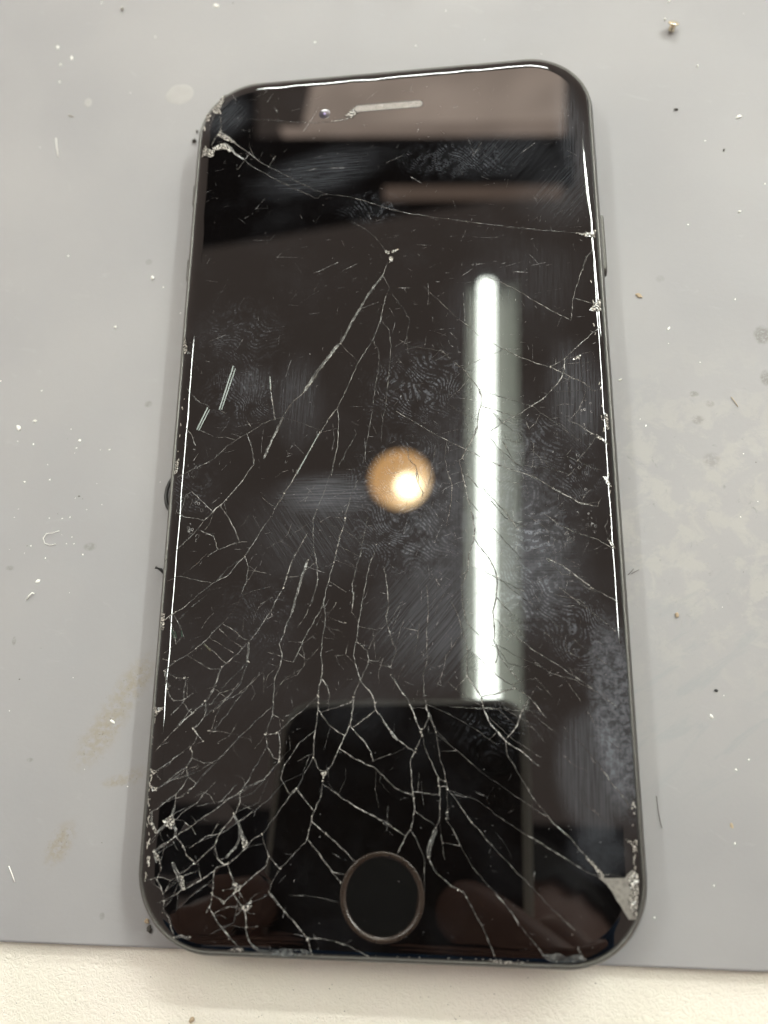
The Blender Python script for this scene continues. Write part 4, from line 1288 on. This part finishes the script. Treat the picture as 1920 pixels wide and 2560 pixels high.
# the phone that takes the picture, held in two hands, mirrored in the lower glass
CAMP = empty('camera_phone', tuple(CAM_C * MM), label='dark phone held over the table taking the picture, mirrored black', cat='phone')
CAMP.rotation_euler = CAM_R.to_euler()
def rrect(x0, x1, y0, y1, r, z, n=8):
    pts = []
    for cx, cy, a0 in ((x1 - r, y1 - r, 0), (x0 + r, y1 - r, 90), (x0 + r, y0 + r, 180), (x1 - r, y0 + r, 270)):
        for k in range(n + 1):
            a = math.radians(a0 + 90 * k / n); pts.append((cx + r * math.cos(a), cy + r * math.sin(a), z))
    return pts
bx = (-60.0, 8.2, -130, 14.2)
v, f = loft([rrect(*bx, 9, 1.2), rrect(*bx, 9, 1.0)], True, True, False)
v, f = loft([rrect(bx[0] + 1, bx[1] - 1, bx[2] + 1, bx[3] - 1, 8, 1.0), rrect(bx[0] + 1, bx[1] - 1, bx[2] + 1, bx[3] - 1, 8, 8.0)], True, True, True)
mesh_obj('back', v, f, simple('dark_phone_back', (0.05, 0.04, 0.036), 0.45), CAMP)
v, f = loft([rrect(bx[0] + 1, bx[1] - 1, bx[2] + 1, bx[3] - 1, 8, 0.95), rrect(bx[0] - .9, bx[1] + .9, bx[2] - .9, bx[3] + .9, 9.5, 2.4), rrect(bx[0] - .9, bx[1] + .9, bx[2] - .9, bx[3] + .9, 9.5, 6.5), rrect(bx[0] + 1, bx[1] - 1, bx[2] + 1, bx[3] - 1, 8, 8.1)], True)
mesh_obj('rim', v, f, simple('pale_phone_rim', (0.8, 0.78, 0.7), 0.45, 0.0), CAMP, smooth=True)
v, f = loft([disc((0, 0), 6.2, 1.0, 32), disc((0, 0), 6.0, .4, 32), disc((0, 0), 4.6, .4, 32), disc((0, 0), 4.4, .9, 32)], True)
mesh_obj('lens_ring', v, f, simple('lens_ring', (0.05, 0.05, 0.05), 0.3, .8), CAMP, smooth=True)

def skin_body(name, chains, mat, parent, sub=2):
    """chains: list of lists of (x,y,z,r); the first point of every later chain is joined to the nearest earlier point"""
    pts, ed, rad = [], [], []
    for ci, ch in enumerate(chains):
        prev = None
        for k, (x, y, z, r) in enumerate(ch):
            p = Vector((x, y, z))
            if ci and k == 0:
                prev = min(range(len(pts)), key=lambda i: (pts[i] - p).length); continue
            pts.append(p); rad.append(r)
            if prev is not None: ed.append((prev, len(pts) - 1))
            prev = len(pts) - 1
    me = bpy.data.meshes.new(name); me.from_pydata([p * MM for p in pts], ed, []); me.materials.append(mat)
    o = bpy.data.objects.new(name, me); link(o, parent)
    sk = o.modifiers.new('skin', 'SKIN'); sk.use_smooth_shade = True
    for i, sv in enumerate(me.skin_vertices[0].data):
        sv.radius = (rad[i] * MM, rad[i] * MM); sv.use_root = i == 0
    ss = o.modifiers.new('sub', 'SUBSURF'); ss.levels = ss.render_levels = sub
    return o
M_SKIN = simple('skin', (0.42, 0.24, 0.19), 0.5, 0, .4, .12, 60)
M_SLEEVE = simple('blue_knit_sleeve', (0.025, 0.07, 0.15), 0.85, 0, .2, .3, 300)
# the photographer leaning over the bench: jacket, head and hair, hands round the camera phone
PERSON = empty('person', (0, 0, 0), label='person in a dark blue jacket leaning over the phone, holding the camera phone', cat='person')
skin_body('jacket', [
    [(0, -520, -330, 150), (0, -500, -120, 140), (0, -470, 80, 135), (0, -430, 230, 105), (0, -360, 330, 62), (0, -310, 390, 58)],
    [(0, -430, 230, 0), (-150, -430, 215, 78), (-235, -420, 90, 58), (-262, -385, -10, 52), (-215, -320, 60, 46)],
    [(0, -430, 230, 0), (150, -430, 215, 78), (235, -420, 90, 58), (250, -385, -10, 52), (190, -320, 60, 46)]], M_SLEEVE, PERSON)
hv, hf = [], []
bm = bmesh.new(); bmesh.ops.create_icosphere(bm, subdivisions=4, radius=1)
for q in bm.verts:
    x, y, z = q.co     # head frame: +y is up the skull, -z the face
    k = 1.0 - 0.22 * max(0, -y) ** 1.5
    fx, fy, fz = 74 * x * k, 112 * y, 94 * z * (1 - .08 * max(0, -y))
    if z < -.3:
        fz -= 20 * math.exp(-((x / .16) ** 2 + ((y + .12) / .2) ** 2))          # nose
        fz += 9 * (math.exp(-(((abs(x) - .4) / .17) ** 2 + ((y - .06) / .12) ** 2)))   # eye sockets
        fz += 4 * math.exp(-((x / .3) ** 2 + ((y + .48) / .05) ** 2))           # mouth
    if abs(x) > .86: fx += math.copysign(11 * math.exp(-((y / .25) ** 2 + (z / .18) ** 2)), x)   # ears
    q.co = Vector((fx, fy, fz))
bm.verts.index_update()
hv = [tuple(q.co) for q in bm.verts]; hf = [tuple(q.index for q in p.verts) for p in bm.faces]; bm.free()
HEAD = mesh_obj('head', hv, hf, M_SKIN, PERSON, smooth=True)
HEAD.location = Vector((20, -205, 450)) * MM; HEAD.rotation_euler = (math.radians(28), 0, 0)
hair_v = [(x * 1.07, y * 1.06, z * 1.1 + 4) for x, y, z in hv]
keep = [p for p in hf if all(hv[q][1] > 52 or hv[q][2] > 22 for q in p)]
mesh_obj('hair', hair_v, keep, simple('black_hair', (0.012, 0.010, 0.009), 0.6, 0, .3, .4, 400), HEAD, smooth=True)
# hand gripping the right lower side: index finger lies across the back
HR = bpy.data.objects.new('hand', None); link(HR, PERSON)
HR.location = (CAM_C + CAM_R @ Vector((-3, 4, 0))) * MM
HR.rotation_euler = CAM_R.to_euler()
skin_body('fingers_and_palm', [
    [(52, -120, 14, 22), (44, -100, 12, 20), (36, -84, 10, 17)],
    [(36, -84, 10, 0), (30, -68, 2, 10.5), (16, -56, -6, 9.5), (2, -46, -7.5, 8.5), (-9, -40, -6, 7)],
    [(36, -84, 10, 0), (27, -84, 0, 10.5), (10, -76, -7, 9.8), (-8, -68, -8, 9), (-20, -63, -6, 7.2)],
    [(44, -100, 12, 0), (28, -100, 0, 10), (10, -96, -7, 9.5), (-7, -90, -8, 8.6), (-17, -86, -6, 7)],
    [(44, -100, 12, 0), (30, -114, 0, 9), (14, -113, -6, 8.2), (1, -109, -7, 7.4), (-8, -106, -5.5, 6)],
    [(36, -84, 10, 0), (30, -66, 17, 11), (20, -52, 18, 9.5), (10, -42, 18, 7.8)]], M_SKIN, HR)
sl, sf = tube([(30, -50, 34), (44, -84, 33), (58, -124, 30), (92, -190, 30), (130, -270, 40)], 34, 24, [.4, .62, .95, 1.2, 1.5])
mesh_obj('sleeve', sl, sf, M_SLEEVE, HR, smooth=True)
# second hand holding the far side
HLH = bpy.data.objects.new('hand', None); link(HLH, PERSON)
HLH.location = (CAM_C + CAM_R @ Vector((-6, -14, 0))) * MM
HLH.rotation_euler = CAM_R.to_euler()
skin_body('fingers_and_palm', [
    [(-104, -96, 12, 22), (-92, -76, 12, 20), (-82, -58, 10, 17)],
    [(-82, -58, 10, 0), (-78, -42, 2, 10.5), (-68, -32, -6, 9.5), (-57, -27, -6.5, 8.4), (-48, -26, -5, 7)],
    [(-82, -58, 10, 0), (-74, -60, 0, 10.5), (-60, -48, -7, 9.8), (-47, -42, -7, 8.6), (-38, -40, -5.5, 7)],
    [(-92, -76, 12, 0), (-76, -78, 0, 10), (-60, -66, -7, 9.4), (-46, -60, -7, 8.4), (-38, -58, -5.5, 6.8)],
    [(-92, -76, 12, 0), (-78, -92, 0, 9), (-62, -84, -6, 8.2), (-50, -79, -6.5, 7.2), (-43, -77, -5, 6)],
    [(-82, -58, 10, 0), (-76, -42, 17, 11), (-64, -34, 18, 9.5), (-52, -30, 18, 7.8)]], M_SKIN, HLH)
sl, sf = tube([(-102, -92, 12), (-122, -122, 18), (-150, -180, 26), (-190, -260, 40)], 34, 24, [.95, 1.0, 1.2, 1.5])
mesh_obj('sleeve', sl, sf, M_SLEEVE, HLH, smooth=True)
print('shards', nsh, 'of', len(shards), 'cracks', len(fine))
